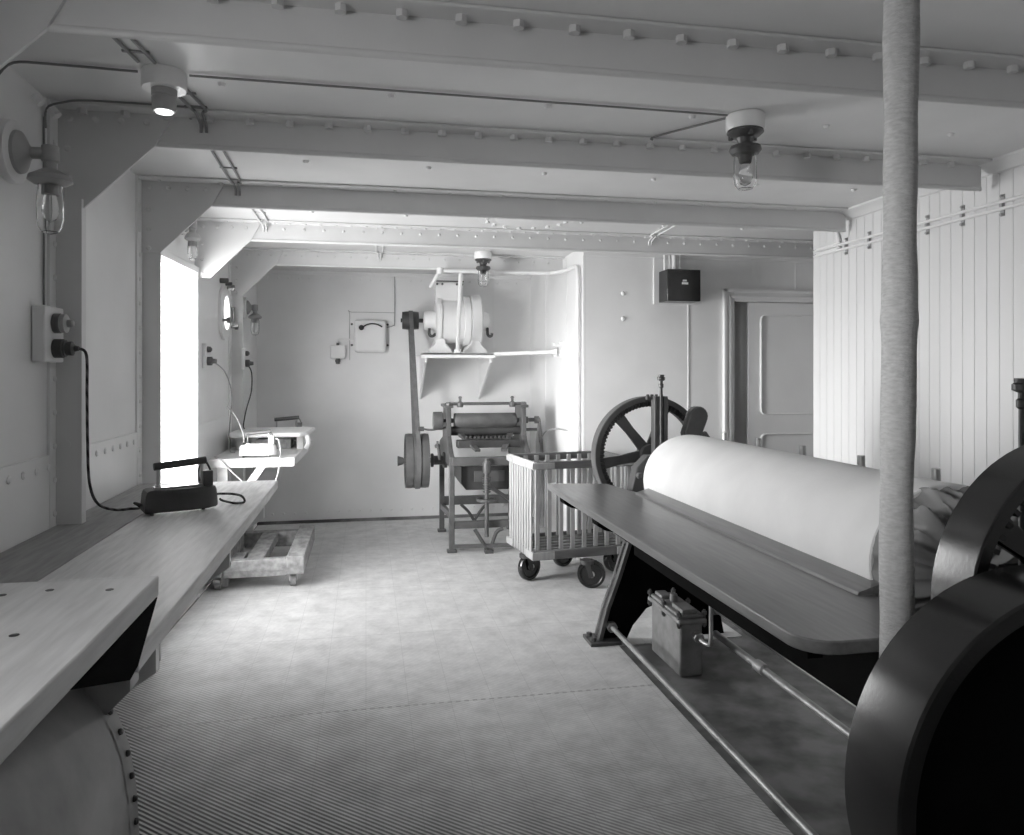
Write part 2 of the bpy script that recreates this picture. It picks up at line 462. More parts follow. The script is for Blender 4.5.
# ------------------------------------------------------------------ ceiling and wall lamps
def jar(b, o, ax, r, L):
    prof = [(r * .86, 0), (r * .97, L * .1), (r, L * .3), (r, L * .68), (r * .9, L * .85), (r * .6, L * .96), (.001, L)]
    th = .003
    b.lathe(o, ax, prof + [(.001, L - th), (r * .58, L * .96 - th), (r * .9 - th, L * .85 - .001), (r - th, L * .68), (r - th, L * .3), (r * .86 - th, 0)], 28)
def ceiling_lamp(loc, label, R=.074):
    t = thing('ceiling_lamp', label, 'ceiling lamp', loc, 0, 'electric lamps on the deck head')
    x, y, z = loc
    MB().lathe(loc, (0, 0, -1), [(R * .9, 0), (R, .006), (R, .055), (R * .94, .062)], 32).build('mounting_block', 'white', t)
    b = MB(); b.lathe((x, y, z - .062), (0, 0, -1), [(.068, 0), (.07, .008), (.055, .022), (.034, .03), (.026, .05), (.03, .055), (.058, .062), (.062, .076), (.05, .092), (.028, .098), (.022, .125)], 28)
    for k in range(3):
        a = k * 2.1 + .4; b.bolt((x + .055 * math.cos(a), y + .055 * math.sin(a), z - .078), (0, 0, -1), .009, .014)
    b.build('lamp_holder', 'dullmetal', t)
    MB().lathe((x, y, z - .187), (0, 0, -1), [(.018, 0), (.018, .012), (.026, .04), (.028, .06), (.02, .08), (.001, .09)], 20).build('bulb', 'glass', t)
    b = MB(); jar(b, (x, y, z - .145), (0, 0, -1), .044, .15); b.build('glass_jar', 'glass', t)
    return t
cl = ceiling_lamp((1.448, 2.69, H), 'ceiling lamp with a clear glass jar, near the lagged pipe')
ceiling_lamp((.957, 6.17, H), 'small ceiling lamp with a glass jar hanging above the motor')
x, y = -.66, 2.675
t = thing('ceiling_lamp', 'white drum-shaped ceiling lamp with no jar and a round glass lens, above the bench', 'ceiling lamp', (x, y, H), 0, 'electric lamps on the deck head')
MB().lathe((x, y, H), (0, 0, -1), [(.068, 0), (.071, .006), (.071, .055), (.068, .06)], 32).build('mounting_block', 'white', t)
MB().lathe((x, y, H - .06), (0, 0, -1), [(.04, 0), (.04, .02), (.037, .022), (.037, .026), (.039, .028), (.037, .068), (.034, .072)], 28).build('lamp_holder', 'lampgrey', t)
MB().lathe((x, y, H - .131), (0, 0, -1), [(.029, 0), (.026, .006), (.001, .009)], 24).build('lens', 'lens', t)

def wall_lamp(wx, y, z, label, s=1., arm=.10):
    t = thing('wall_lamp', label, 'wall lamp', (wx, y, z), 0, 'bracket lamps on the wall')
    lx = wx + arm + .02
    MB().lathe((wx, y, z), (1, 0, 0), [(.095 * s, 0), (.1 * s, .008), (.1 * s, .03), (.092 * s, .035)], 28).build('mounting_block', 'white', t)
    b = MB(); b.lathe((wx + .035, y, z), (1, 0, 0), [(.07 * s, 0), (.068 * s, .01), (.03, .03), (.019, .04), (.019, arm - .02)], 24)
    b.lathe((lx, y, z + .025), (0, 0, -1), [(.024, 0), (.026, .003), (.026, .05), (.019, .055), (.019, .075), (.032, .082), (.062 * s, .1), (.066 * s, .115), (.05 * s, .125), (.025, .13), (.025, .16)], 28)
    b.build('bracket', 'lampgrey', t)
    MB().lathe((lx, y, z - .13), (0, 0, -1), [(.016, 0), (.022, .03), (.026, .06), (.018, .085), (.001, .095)], 18).build('bulb', 'glass', t)
    b = MB(); jar(b, (lx, y, z - .1), (0, 0, -1), .04 * s, .165 * s); b.build('glass_jar', 'glass', t)
    return t
wall_lamp(xw(2.7), 2.70, 2.215, 'bracket lamp with a long glass jar on the left wall above the double socket', arm=.11)
wall_lamp(xw(7.0), 6.95, 2.07, 'small dark bracket lamp in the far left corner beside the porthole', .9, .08)
wall_lamp(xw(4.85), 4.85, 2.40, 'small bracket lamp partly hidden above the bright doorway', .7, .06)

# ------------------------------------------------------------------ cables on the deck head
def cable(name, label, paths, r, m, group='cables on the deck head', clips=()):
    b = MB()
    for p in paths: b.tube(p, r, 8, 4)
    for c in clips: b.box(*c)
    return tag(b.build(name, m), label, 'cable', group)
zc = H - .008
cable('conduit', 'long dark cable across the ceiling, running past two lamps', [[(xw(2) + .01, 2.62, zc - .06), (-1.1, 2.64, zc - .01), (-1.0, 2.655, zc), (2.0, 2.68, zc)][:3] + [(-.74, 2.667, zc)], [(-.58, 2.67, zc), (1.37, 2.685, zc)]], .0042, 'dconduit')
cable('conduit', 'short dark cable beside the nearest beam at upper left', [[(-.95, 2.14, zc), (-.72, 2.15, zc), (-.69, 2.2, zc)]], .0042, 'dconduit')
cable('conduit', 'dark cable following the rivets of the second beam, from the wall lamp', [[(xw(2.8) + .012, 2.975, 2.38), (xw(2.8) + .015, 2.975, 2.45), (-1.08, 2.98, zc - .015), (-.98, 2.985, zc), (-.6, 2.99, zc)]], .0042, 'dconduit')
def pair(xa, xb, ya, yb, gap=.05, drop=True):
    P = []
    for k in (-.5, .5):
        P.append([(xa + gap * k, ya, zc - .012), (xa + gap * k * 1.0, ya + .05, zc), (xb + gap * k, yb - .1, zc), (xb + gap * k * .5, yb - .085, zc - .01), (xb + gap * k * .4, yb - .012, zc - .03), (xb + gap * k * .4, yb - .004, zc - .06)][:None if drop else 3])
    n = 3
    cl = [(xa + (xb - xa) * q - gap * .8, xa + (xb - xa) * q + gap * .8, ya + (yb - ya) * q - .006, ya + (yb - ya) * q + .006, H - .006, H) for q in (.3, .7)]
    return P, cl
for xa, xb, ya, yb, lab, mm in ((-.735, -.69, 2.13, 2.68, 'pair of cables between the nearest beam and the white drum lamp', 'conduit'),
                            (-.645, -.62, 2.75, 3.1, 'pair of cables between the white drum lamp and the second beam', 'conduit'),
                            (-.645, -.665, 3.13, 4.17, 'pair of cables between the second and third beams', 'conduit'),
                            (-.66, -.66, 4.2, 5.22, 'pair of pale cables between the third and fourth beams at left', 'white'),
                            (.10, .11, 5.25, 6.38, 'pair of pale cables crossing to the farthest beam', 'white'),
                            (2.0, 2.05, 4.2, 5.22, 'pair of pale cables beyond the third beam above the black box', 'white')):
    P, C_ = pair(xa, xb, ya, yb, drop=yb > 2.7); cable('cable_pair', lab, P, .006, mm, clips=C_)
cable('conduit', 'short thin cable from the jar lamp to the second beam', [[(1.38, 2.72, zc), (1.2, 2.98, zc), (1.19, 3.0, zc - .01)]], .0045, 'dconduit')
cable('conduit', 'thin vertical cable on the left wall between lamp and socket', [[(xw(2.7) + .006, 2.975, 2.42), (xw(2.8) + .006, 2.975, 1.735)]], .004, 'dconduit', 'wall cables')

# pipes along the boarded wall
for z, lab in ((2.303, 'upper white pipe clipped along the boarded right wall'), (2.270, 'lower white pipe clipped along the boarded right wall')):
    b = MB(); xx = XR - .014
    b.tube([(xx, -.5, z), (xx, 4.16, z), (xx, 4.25, z + .02), (xx, 4.28, z + .08), (xx, 4.28, 2.42)], .0085, 10, 6)
    tag(b.build('conduit', 'white'), lab, 'pipe', 'pipes on the boarded wall')
b = MB()
for y in (2.79, 3.03, 3.27, 3.51, 3.75, 3.98, 4.2):
    t = MB()
    t.box(XR - .016, XR, y - .008, y + .008, 2.279, 2.295); t.bolt((XR - .005, y, 2.33), (-1, 0, 0), .007, .01); t.bolt((XR - .005, y, 2.242), (-1, 0, 0), .008, .012)
    t.box(XR - .006, XR, y - .010, y + .010, 2.235, 2.338)
    tag(t.build('pipe_clip', 'lampgrey'), 'small metal clip holding the two pipes on the boarded wall', 'clip', 'pipe clips on the boarded wall')

# ------------------------------------------------------------------ left benches
BZ = .93
t = thing('workbench', 'long pale wooden bench along the left wall, with the dark iron on it', 'workbench', (-.8, 2.6, BZ), 0)
b = MB()
b.box(xw(2) + .012, -.885, 1.74, 4.12, BZ - .045, BZ); b.build('back_plank', 'shadedwood', t, bevel=.004)
b = MB(); b.box(-.88, -.456, 1.65, 4.12, BZ - .045, BZ)
b.build('bench_top', 'wood', t, bevel=.004)
for y in (1.95, 2.95, 3.9):
    b = MB(); b.prism([(xw(y), BZ - .045), (-.50, BZ - .045), (-.50, BZ - .16), (xw(y), .35)], 'y', y, y + .03)
    b.build('wall_bracket', 'white', t)
b = MB(); b.box(-.52, -.49, 2.2, 4.1, BZ - .09, BZ - .045); b.build('front_rail', 'wood', t)

# raised near bench top on a riveted steel casing
LZ = 1.05
t = thing('casing_bench', 'raised wooden bench top on a curved riveted steel casing, nearest at left', 'workbench', (-.8, 1.0, 0), 0)
b = MB(); b.box(xw(1) + .012, -.79, -.3, 1.78, LZ - .045, LZ); b.box(-.786, -.45, -.3, 1.78, LZ - .045, LZ)
bt = b.build('bench_top', 'lid', t, bevel=.004)
for p in ((-.72, 1.68), (-.64, 1.70), (-.52, 1.68), (-.59, 1.42)):
    b = MB(); b.lathe((p[0], p[1], LZ - .002), (0, 0, 1), [(.008, 0), (.008, .003)], 10)
    b.build('screw', 'iron', bt)
prof = [(-.68, LZ - .046), (-.64, .95), (-.585, .875), (-.54, .825), (-.512, .78), (-.49, .715), (-.477, .63), (-.471, .53), (-.468, .4), (-.468, 0)]
b = MB(); yE = 1.70
b.prism(prof + [(xw(1) + .012, 0), (xw(1) + .012, LZ - .046)], 'y', -.3, yE)
b.build('steel_casing', 'galv', t, smooth=50)
b = MB()
q = [(x + .0015, z) for x, z in prof]
b._loops([[(x, yE - .05, z) for x, z in q], [(x, yE + .004, z) for x, z in q], [(x - .012, yE + .004, z) for x, z in q]], closed=False)
def arc_pts(pr, step):
    out = []; acc = 0
    for (x0, z0), (x1, z1) in zip(pr, pr[1:]):
        L = math.hypot(x1 - x0, z1 - z0); d = step - acc
        while d <= L:
            f = d / L; out.append((x0 + (x1 - x0) * f, z0 + (z1 - z0) * f, (z0 - z1) / L, (x1 - x0) / L)); d += step
        acc = (acc + L) % step
    return out
b.build('end_flange', 'galv', t, smooth=50)
for x, z, nx, nz in arc_pts(prof[1:], .048):
    b = MB(); b.rivet((x + .004, yE - .02, z), (nx, 0, nz), .007, .005); b.build('rivet', 'iron', t)
b = MB(); b.prism([(1.77, LZ - .046), (1.626, .908), (1.575, .900), (1.363, .975), (1.28, LZ - .046)], 'x', -.4545, -.4505); b.build('gusset', 'blackcast', t)  # plate coloured black to stand for the unlit gap under the bench top
b = MB(); b.prism([(-.56, .885), (-.475, .875), (-.475, .845), (-.52, .80), (-.56, .82)], 'y', 1.66, 1.72); b.build('bracket', 'galv', t)

# far bench
FZ = .90
t = thing('workbench', 'white wooden bench in the far left corner beyond the doorway', 'workbench', (-.8, 6.1, FZ), 0)
b = MB(); b.prism([(xw(5.45) + .03, 5.45), (-.49, 5.45), (-.465, 6.82), (xw(6.8) + .03, 6.82)], 'z', FZ - .062, FZ); b.build('bench_top', 'paintwood', t, bevel=.006)
b = MB(); b.box(-1.02, -.95, 5.52, 5.59, 0, FZ - .062); b.build('leg', 'paintwood', t)
b = MB(); b.beam((xw(5.5) + .05, 5.56, .36), (-.72, 5.56, FZ - .062), .05, .06, (0, 1, 0)); b.beam((-.72, 5.56, FZ - .064), (-.62, 5.56, FZ - .064), .05, .02); b.build('strut', 'paintwood', t)
b = MB(); b.box(-1.0, -.94, 6.65, 6.71, 0, FZ - .062); b.build('leg', 'paintwood', t)

# padded ironing board on the far bench
t = thing('ironing_board', 'white padded ironing board raised on blocks on the far bench', 'ironing board', (-.75, 6.3, FZ), 0)
b = MB(); poly = [(-1.035, 6.02), (-1.0, 5.97), (-.95, 5.96), (-.50, 5.96), (-.45, 6.02), (-.42, 6.55), (-.5, 6.60), (-.95, 6.60), (-1.03, 6.45)]
b.prism(poly, 'z', FZ + .100, FZ + .135); b.build('padded_top', 'pad', t, bevel=.012, seg=3)
for x0, x1 in ((-.98, -.93), (-.53, -.48)):
    MB().box(x0, x1, 6.05, 6.5, FZ, FZ + .101).build('support', 'paintwood', t)
MB().tube([(-.45, 6.02, FZ + .11), (-.44, 6.02, FZ + .05), (-.46, 6.02, FZ + .006)], .018, 10).build('cloth_end', 'pad', t)
b = MB(); b.box(-.84, -.58, 6.12, 6.35, FZ, FZ + .075); tag(b.build('wooden_box', 'rough_wood', bevel=.004), 'dark low box under the raised ironing board', 'box')

# electric irons
def iron(label, loc, rz, body, handle, post, s=1.):
    t = thing('flat_iron', label, 'iron', loc, rz, 'electric irons on the benches')
    b = MB(); L, W, h = .27 * s, .11 * s, .094 * s
    def plan(k):
        P = [(-L / 2, -W / 2), (L * .12, -W / 2), (L * .34, -W * .40), (L * .46, -W * .20), (L * .5, 0), (L * .46, W * .20), (L * .34, W * .40), (L * .12, W / 2), (-L / 2, W / 2)]
        return [(x * k, y * k) for x, y in P]
    rings = []
    for z, k in ((.012, .98), (.016, 1), (.03, 1), (h * .8, .97), (h * .95, .93), (h, .86)):
        rings.append([(x, y, z) for x, y in plan(k)])
    b._loops(rings); b.build('body', body, t, local=True)
    for x, y in ((-L * .4, -W * .35), (-L * .4, W * .35), (L * .3, 0)):
        b = MB(); b.cyl((x, y, 0), (x, y, .02), .007, n=8); b.build('foot', 'iron', t, local=True)
    b = MB(); b.prism([(-L * .36, -W * .22), (L * .32, -W * .16), (L * .32, W * .16), (-L * .36, W * .22)], 'z', h - .002, h + .008); b.build('top_plate', 'steel', t, local=True)
    for x in (-.30 * L, .28 * L):
        b = MB(); b.cyl((x, 0, h), (x, 0, .185 * s), .0065, n=10); b.cyl((x, 0, h + .006), (x, 0, h + .016), .012, n=6); b.build('post', post, t, local=True)
    b = MB(); b.cyl((-.36 * L, 0, .178 * s), (.34 * L, 0, .193 * s), .0145 * s, n=16); b.build('handle', handle, t, local=True, bevel=.003)
    b = MB(); b.box(.29 * L, .42 * L, -.022, .022, h, h + .062); b.build('terminal_box', 'castgrey' if body != 'paintwood' else 'paintwood', t, local=True, bevel=.003)
    b = MB(); b.tube([(.40 * L, 0, .15 * s), (.33 * L, 0, .185 * s), (.25 * L, .015, .16 * s), (.26 * L, .015, h)], .004, 8); b.build('lead', 'cordd', t, local=True)
    return t
rz = math.radians(23)
i1 = iron('black electric iron with a dark handle, corded, on the long wooden bench', (-.742, 3.268, BZ), rz, 'iron', 'ebony', 'steel', 1.06)
b = MB(); b.tube([(-1.02, 2.966, 1.585), (-1.0, 2.98, 1.56), (-1.005, 3.0, 1.42), (-1.02, 3.05, 1.25), (-1.03, 3.1, 1.08), (-1.03, 3.19, .985), (-1.0, 3.29, .942), (-.955, 3.34, .936), (-.915, 3.325, .94), (-.905, 3.27, .96), (-.91, 3.24, .975), (-.865, 3.215, .965)], .0052, 8, 6)
c = b.build('power_cord', 'twist'); 
tag(c, 'dark twisted cord running from the wall socket to the black iron', 'power cord', 'cords of the irons')
b = MB(); b.tube([(-.628, 3.32, .99), (-.56, 3.34, .985), (-.52, 3.36, .97), (-.515, 3.39, .94), (-.56, 3.4, .936), (-.6, 3.385, .95), (-.61, 3.37, .96)], .0048, 8, 6); c = b.build('power_cord', 'twist')
tag(c, 'short twisted cord looped at the nose of the black iron', 'power cord', 'cords of the irons')
i2 = iron('pale electric iron standing in front of the white ironing board', (-.745, 5.56, FZ), math.radians(-2), 'paintwood', 'greyiron', 'steel', .92)
i3 = iron('electric iron with a dark handle, half hidden behind the ironing board', (-.665, 6.70, FZ), math.radians(0), 'iron', 'ebony', 'steel', 1.08)
b = MB(); b.tube([(-1.03, 5.47, 1.57), (-.98, 5.6, 1.5), (-.955, 5.72, 1.35), (-.97, 5.75, 1.15), (-.985, 5.78, 1.02), (-.98, 5.80, .92), (-.95, 5.82, .907)], .0045, 8, 6)
tag(b.build('power_cord', 'conduit'), 'grey cord hanging from the socket beside the doorway', 'power cord', 'cords of the irons')
b = MB(); b.tube([(-.95, 6.36, 1.57), (-.91, 6.36, 1.5), (-.91, 6.36, 1.35), (-.95, 6.37, 1.2), (-.975, 6.38, 1.07), (-.97, 6.40, 1.04)], .005, 8, 6)
tag(b.build('power_cord', 'cordd'), 'dark cord hanging from the socket below the porthole', 'power cord', 'cords of the irons')
b = MB(); b.tube([(-.64, 5.56, 1.02), (-.61, 5.54, 1.02), (-.59, 5.50, .94), (-.59, 5.435, .90), (-.60, 5.43, .8), (-.64, 5.425, .68)], .005, 8, 6)
tag(b.build('power_cord', 'cordw'), 'pale cord trailing from the pale iron over the bench edge', 'power cord', 'cords of the irons')
b = MB(); b.tube([(-1.04, 5.55, .906), (-.99, 5.44, .907), (-.93, 5.43, .84), (-.85, 5.425, .76), (-.76, 5.425, .68)], .005, 8, 6)
tag(b.build('power_cord', 'cordw'), 'pale cord draped over the left end of the white bench front', 'power cord', 'cords of the irons')
b = MB(); b.tube([(-.845, 5.57, 1.0), (-.86, 5.58, 1.08), (-.90, 5.6, 1.17), (-.97, 5.63, 1.26)], .0055, 8, 6)
tag(b.build('power_cord', 'cordw'), 'pale stiff cord rising from the pale iron towards the left wall', 'power cord', 'cords of the irons')

# sockets
def socket_box():
    x, y = xw(2.9), 2.965
    t = thing('wall_socket', 'pale double socket box with a dark plug, beside the near post', 'wall socket', (x, y, 1.635), 0, 'wall sockets')
    MB().box(x + .001, x + .045, y - .085, y + .085, 1.535, 1.735).build('backing_box', 'white', t, bevel=.006)
    b = MB(); b.lathe((x + .045, y, 1.675), (1, 0, 0), [(.036, 0), (.036, .02), (.03, .025)], 24); b.build('socket', 'castgrey', t)
    b = MB(); b.lathe((x + .068, y, 1.675), (1, 0, 0), [(.034, 0), (.034, .016), (.02, .018), (.014, .02), (.014, .036), (.01, .04)], 20); b.build('switch_knob', 'lampgrey', t)
    b = MB(); b.lathe((x + .045, y, 1.585), (1, 0, 0), [(.034, 0), (.034, .03), (.03, .034), (.03, .038), (.025, .04), (.026, .06), (.012, .066), (.008, .08)], 24); b.build('plug', 'iron', t)
socket_box()
def small_socket(x, y, z, label):
    t = thing('wall_socket', label, 'wall socket', (x, y, z), 0, 'wall sockets')
    MB().box(x, x + .025, y - .05, y + .05, z - .05, z + .12).build('backing_box', 'wall', t, bevel=.004)
    MB().lathe((x + .025, y, z), (1, 0, 0), [(.03, 0), (.03, .03), (.018, .035), (.014, .06)], 18).build('plug', 'dullmetal', t)
    MB().lathe((x + .025, y, z + .08), (1, 0, 0), [(.022, 0), (.02, .02), (.008, .03)], 18).build('switch_knob', 'dullmetal', t)
small_socket(xw(5.47), 5.46, 1.575, 'small socket with a dark plug on the wall beside the doorway')
small_socket(xw(6.38) + .098, 6.352, 1.57, 'small socket with a dark plug on the post below the porthole')

# low wooden truck under the far bench
t = thing('dolly', 'low rough wooden truck on small wheels, on the floor at left', 'dolly', (-.75, 5.9, 0), 0)
z0, z1 = .10, .215
for x0, x1, n in ((-1.07, -.96, 0), (-.54, -.42, 1)):
    MB().box(x0, x1, 5.38, 6.45, z0, z1 + (.012 if n else 0)).build('end_beam', 'rough_wood', t, bevel=.006)
MB().box(-.96, -.54, 5.41, 5.48, .085, .205).build('rail', 'rough_wood', t, bevel=.006)
MB().box(-.96, -.54, 6.33, 6.42, .085, .205).build('rail', 'rough_wood', t, bevel=.006)
MB().box(-.82, -.70, 5.48, 6.33, .13, .20).build('slat', 'rough_wood', t, bevel=.005)
b = MB(); b.beam((-.9, 5.48, .15), (-.9, 5.8, .15), .09, .05); b.build('slat', 'rough_wood', t, bevel=.005)
b = MB(); b.box(-.96, -.54, 5.404, 5.411, .125, .130); b.build('moulding', 'rough_wood', t)
for x in (-1.0, -.50):
    for y in (5.47, 6.35):
        w = MB(); w.cyl((x - .02, y, .046), (x + .02, y, .046), .046, n=20); w = w.build('wheel', 'rough_wood', t)
        f = MB(); f.box(x - .03, x - .022, y - .025, y + .025, .04, .10); f.box(x + .022, x + .03, y - .025, y + .025, .04, .10); f.build('fork', 'paintwood', t)

# ------------------------------------------------------------------ far wall: switch box, junction box, motor
t = thing('starter_box', 'white rounded switch box with a curved black lever slot on the far wall', 'switch box', (.04, YB - .06, 1.87), 0)
b = MB(); y1 = YB - .01
b.box(-.115, .195, y1 - .10, y1, 1.695, 2.02); b.build('case', 'ivory', t, bevel=.03, seg=4)
b = MB()
for k in range(13):
    a = math.radians(128 - 76 * k / 12); 
    if k: b.beam(p, (.065 + .15 * math.cos(a), y1 - .103, 1.83 + .15 * math.sin(a)), .012, .03, (0, 1, 0))
    p = (.065 + .15 * math.cos(a), y1 - .103, 1.83 + .15 * math.sin(a))
b.build('lever_slot', 'black', t)
b = MB(); b.lathe((-.045, y1 - .1, 1.94), (0, -1, 0), [(.026, 0), (.026, .02), (.016, .03)], 18); b.build('lever_knob', 'black', t)
b = MB()
for x in (-.14, .215):
    for z in (1.77, 1.98): b.rivet((x, YB - .005, z), (0, -1, 0), .012, .012)
b.build('fixing', 'greyiron', t)
t = thing('junction_box', 'small white square box on the far wall, left of the switch box', 'switch box', (-.275, YB - .04, 1.70), 0)
MB().box(-.345, -.205, YB - .08, YB - .005, 1.635, 1.765).build('case', 'white', t, bevel=.006)
b = MB(); b.cyl((-.275, YB - .04, 1.58), (-.275, YB - .04, 1.64), .02, n=12); b.cyl((-.30, YB - .04, 1.61), (-.25, YB - .04, 1.61), .014, n=10); b.cyl((-.275, YB - .04, 1.758), (-.275, YB - .04, 1.79), .014, n=10); b.build('gland', 'castgrey', t)
b = MB(); b.tube([(-.275, YB - .04, 1.785), (-.27, YB - .03, 1.82), (-.22, YB - .025, 1.825), (-.112, YB - .025, 1.825)], .009, 8); b.build('conduit', 'white', t)
b = MB(); b.tube([(.205, YB - .015, 1.95), (.27, YB - .015, 1.97), (.285, YB - .015, 2.02), (.285, YB - .015, H - .035)], .005, 8)
b.tube([(-.16, YB - .012, 1.62), (-.16, YB - .012, 2.08), (-.14, YB - .012, 2.1), (.285, YB - .012, 2.1)], .003, 8, 3)
tag(b.build('conduit', 'lampgrey'), 'thin conduit rising from the switch box to the ceiling', 'cable', 'wall cables')

# motor bracket
SZ = 1.68
t = thing('motor_bracket', 'white steel shelf bracket on the far wall carrying the motor', 'bracket', (.83, YB - .3, SZ), 0)
b = MB(); b.box(.50, 1.20, 6.98, YB, SZ - .022, SZ); b.build('shelf', 'white', t, bevel=.004)
for x in (.535, 1.145):
    MB().prism([(6.99, SZ - .022), (6.99, SZ - .09), (YB, 1.22), (YB, SZ - .022)], 'x', x, x + .018).build('gusset', 'white', t)
MB().box(.50, 1.2, 6.98, 6.99, SZ - .05, SZ).build('lip', 'white', t)
b = MB()
for x in (.56, .82, 1.03): b.bolt((x, 7.06, SZ - .022), (0, 0, -1), .018, .02)
b.build('bolt', 'castgrey', t)
b = MB(); b.tube([(1.17, 7.02, SZ - .012), (XC - .03, 6.5, SZ - .0)], .018, 12); b.build('stay_bar', 'white', t)
b = MB(); b.box(XC - .014, XC - .001, 6.38, 6.66, SZ - .055, SZ + .095); b.lathe((XC - .014, 6.5, SZ), (-1, .35, 0), [(.045, 0), (.03, .02), (.02, .05)], 16)
for y in (6.41, 6.63):
    for z in (-.03, .07): b.bolt((XC - .014, y, SZ + z), (-1, 0, 0), .013, .014)
b.build('wall_flange', 'white', t)
b = MB(); b.tube([(.80, 6.42, 2.375), (.845, 7.02, SZ + .02)], .019, 12); b.cyl((.845, 7.02, SZ), (.845, 7.02, SZ + .04), .035, .026, n=12); b.build('stay_rod', 'white', t)

t = thing('electric_motor', 'white electric motor with a dark belt pulley, on the wall bracket', 'motor', (.87, 7.32, SZ), 0)
my, mz = 7.34, 2.0
b = MB(); b.lathe((.66, my, mz), (1, 0, 0), [(.18, 0), (.235, .008), (.245, .02), (.245, .05), (.225, .055), (.225, .27), (.245, .275), (.245, .33), (.225, .335), (.26, .345), (.262, .43), (.235, .445), (.15, .45)], 44); b.build('body', 'white', t)
b = MB(); b.lathe((.545, my, mz), (1, 0, 0), [(.05, 0), (.085, .01), (.095, .04), (.10, .12)], 28); b.build('bearing', 'white', t)
b = MB(); b.lathe((1.10, my, mz), (1, 0, 0), [(.10, 0), (.095, .06), (.085, .085), (.05, .092)], 28); b.build('bearing', 'white', t)
b = MB(); b.box(.66, .92, my - .12, my + .1, mz + .15, mz + .37); b.build('terminal_box', 'white', t, bevel=.008)
b = MB(); b.box(.65, .93, my - .135, my + .11, mz + .37, mz + .38)
for x in (.67, .72, .86, .91): b.bolt((x, my - .135, mz + .345), (0, -1, 0), .012, .012)
b.build('box_lid', 'castgrey', t, bevel=.002)
for x in (.60, .94):
    b = MB(); b.prism([(x + .06, SZ + .14), (x + .14, SZ + .14), (x + .15, SZ + .09), (x + .21, SZ + .03), (x + .21, SZ), (x - .01, SZ), (x - .01, SZ + .03), (x + .05, SZ + .09)], 'y', my - .17, my - .05)
    b.prism([(x + .06, SZ + .14), (x + .14, SZ + .14), (x + .15, SZ + .09), (x + .21, SZ + .03), (x + .21, SZ), (x - .01, SZ), (x - .01, SZ + .03), (x + .05, SZ + .09)], 'y', my + .05, my + .17)
    b.build('foot', 'white', t, bevel=.008)
b = MB(); b.tube([(.60, my - .09, mz - .08), (.60, my - .1, mz - .14), (.63, my - .1, mz - .155), (.66, my - .1, mz - .13)], .014, 8); b.tube([(1.17, my - .06, mz - .07), (1.17, my - .1, mz - .14), (1.20, my - .1, mz - .15), (1.21, my - .1, mz - .12)], .014, 8); b.build('oil_cup', 'iron', t)
b = MB(); b.cyl((.33, my, mz), (.60, my, mz), .02, n=12); b.build('shaft', 'iron', t)
b = MB(); b.ring((.345, my, mz), (1, 0, 0), [(.02, 0), (.084, 0), (.088, .04), (.09, .078), (.088, .116), (.084, .156), (.02, .156)], 32); b.build('pulley', 'iron', t)

# ------------------------------------------------------------------ small wringer (pressing) machine
WX0, WX1, WY0, WY1 = .70, 1.36, 6.22, 7.05
t = thing('wringer', 'dark iron roller machine with belt pulley, standing by the far wall', 'wringer', (1.0, 6.6, 0), 0)
for x in (WX0, WX1):
    for y, zt in ((WY0, .80), (WY1, .84)):
        b = MB(); b.beam((x, y, 0), (x, y, zt), .05, .045, (1, 0, 0)); b.box(x - .04, x + .04, y - .035, y + .035, 0, .025); b.build('leg', 'castgrey', t, bevel=.006)
    # side frame casting
    b = MB(); b.prism([(WY0 - .02, .80), (WY0 - .02, .70), (WY1 + .02, .74), (WY1 + .02, .86), (6.78, .92), (6.74, 1.19), (6.60, 1.22), (6.44, 1.20), (6.42, .95), (6.32, .86)], 'x', x - .02, x + .02)
    b.box(x - .035, x + .035, 6.40, 6.80, 1.19, 1.215); b.build('side_frame', 'greyiron', t, bevel=.006)
    b = MB(); b.beam((x, WY0, .30), (x, WY1, .24), .03, .05); b.build('side_stretcher', 'castgrey', t)
b = MB(); b.beam((WX0, WY0, .225), (WX1, WY0, .225), .035, .06); b.build('stretcher', 'castgrey', t)
b = MB(); b.beam((WX0, WY1, .29), (WX1, WY1, .29), .035, .08); b.build('stretcher', 'castgrey', t)
b = MB(); b.beam((WX0, WY0 - .01, .755), (WX1, WY0 - .01, .755), .04, .07); b.build('front_bar', 'greyiron', t, bevel=.006)
ry = 6.52
b = MB(); b.lathe((WX0 + .03, ry, 1.075), (1, 0, 0), [(.02, 0), (.02, .02), (.062, .024), (.066, .03), (.066, .565), (.062, .571), (.02, .575), (.02, .6)], 32); b.build('roller', 'castgrey', t)
b = MB(); b.cyl((WX0 + .02, ry, .985), (WX1 - .02, ry, .985), .04, n=24); b.build('roller', 'iron', t)
b = MB(); b.cyl((WX0 - .02, 6.46, 1.225), (WX1 + .02, 6.46, 1.225), .013, n=12)
for x in (WX0 + .10, WX1 - .10): b.lathe((x, 6.46, 1.195), (0, 0, 1), [(.025, 0), (.03, .02), (.03, .04), (.012, .05), (.012, .075), (.018, .08), (.01, .095)], 14)
for x in (WX0, WX1): b.lathe((x, 6.46, 1.20), (0, 0, 1), [(.03, 0), (.03, .03), (.018, .04)], 8)
b.build('tie_rod', 'castgrey', t)
b = MB(); b.lathe((WX0 - .13, ry, 1.075), (1, 0, 0), [(.015, 0), (.078, .002), (.08, .01), (.08, .075), (.078, .083), (.015, .085), (.015, .15)], 28); b.build('gear_wheel', 'castgrey', t)
b = MB(); b.lathe((WX1, ry, 1.075), (1, 0, 0), [(.03, 0), (.03, .05), (.018, .055), (.018, .11), (.034, .115), (.034, .15), (.02, .16)], 18); b.cyl((WX1, 6.5, .99), (WX1 + .13, 6.5, .99), .014, n=10); b.build('end_knob', 'castgrey', t)
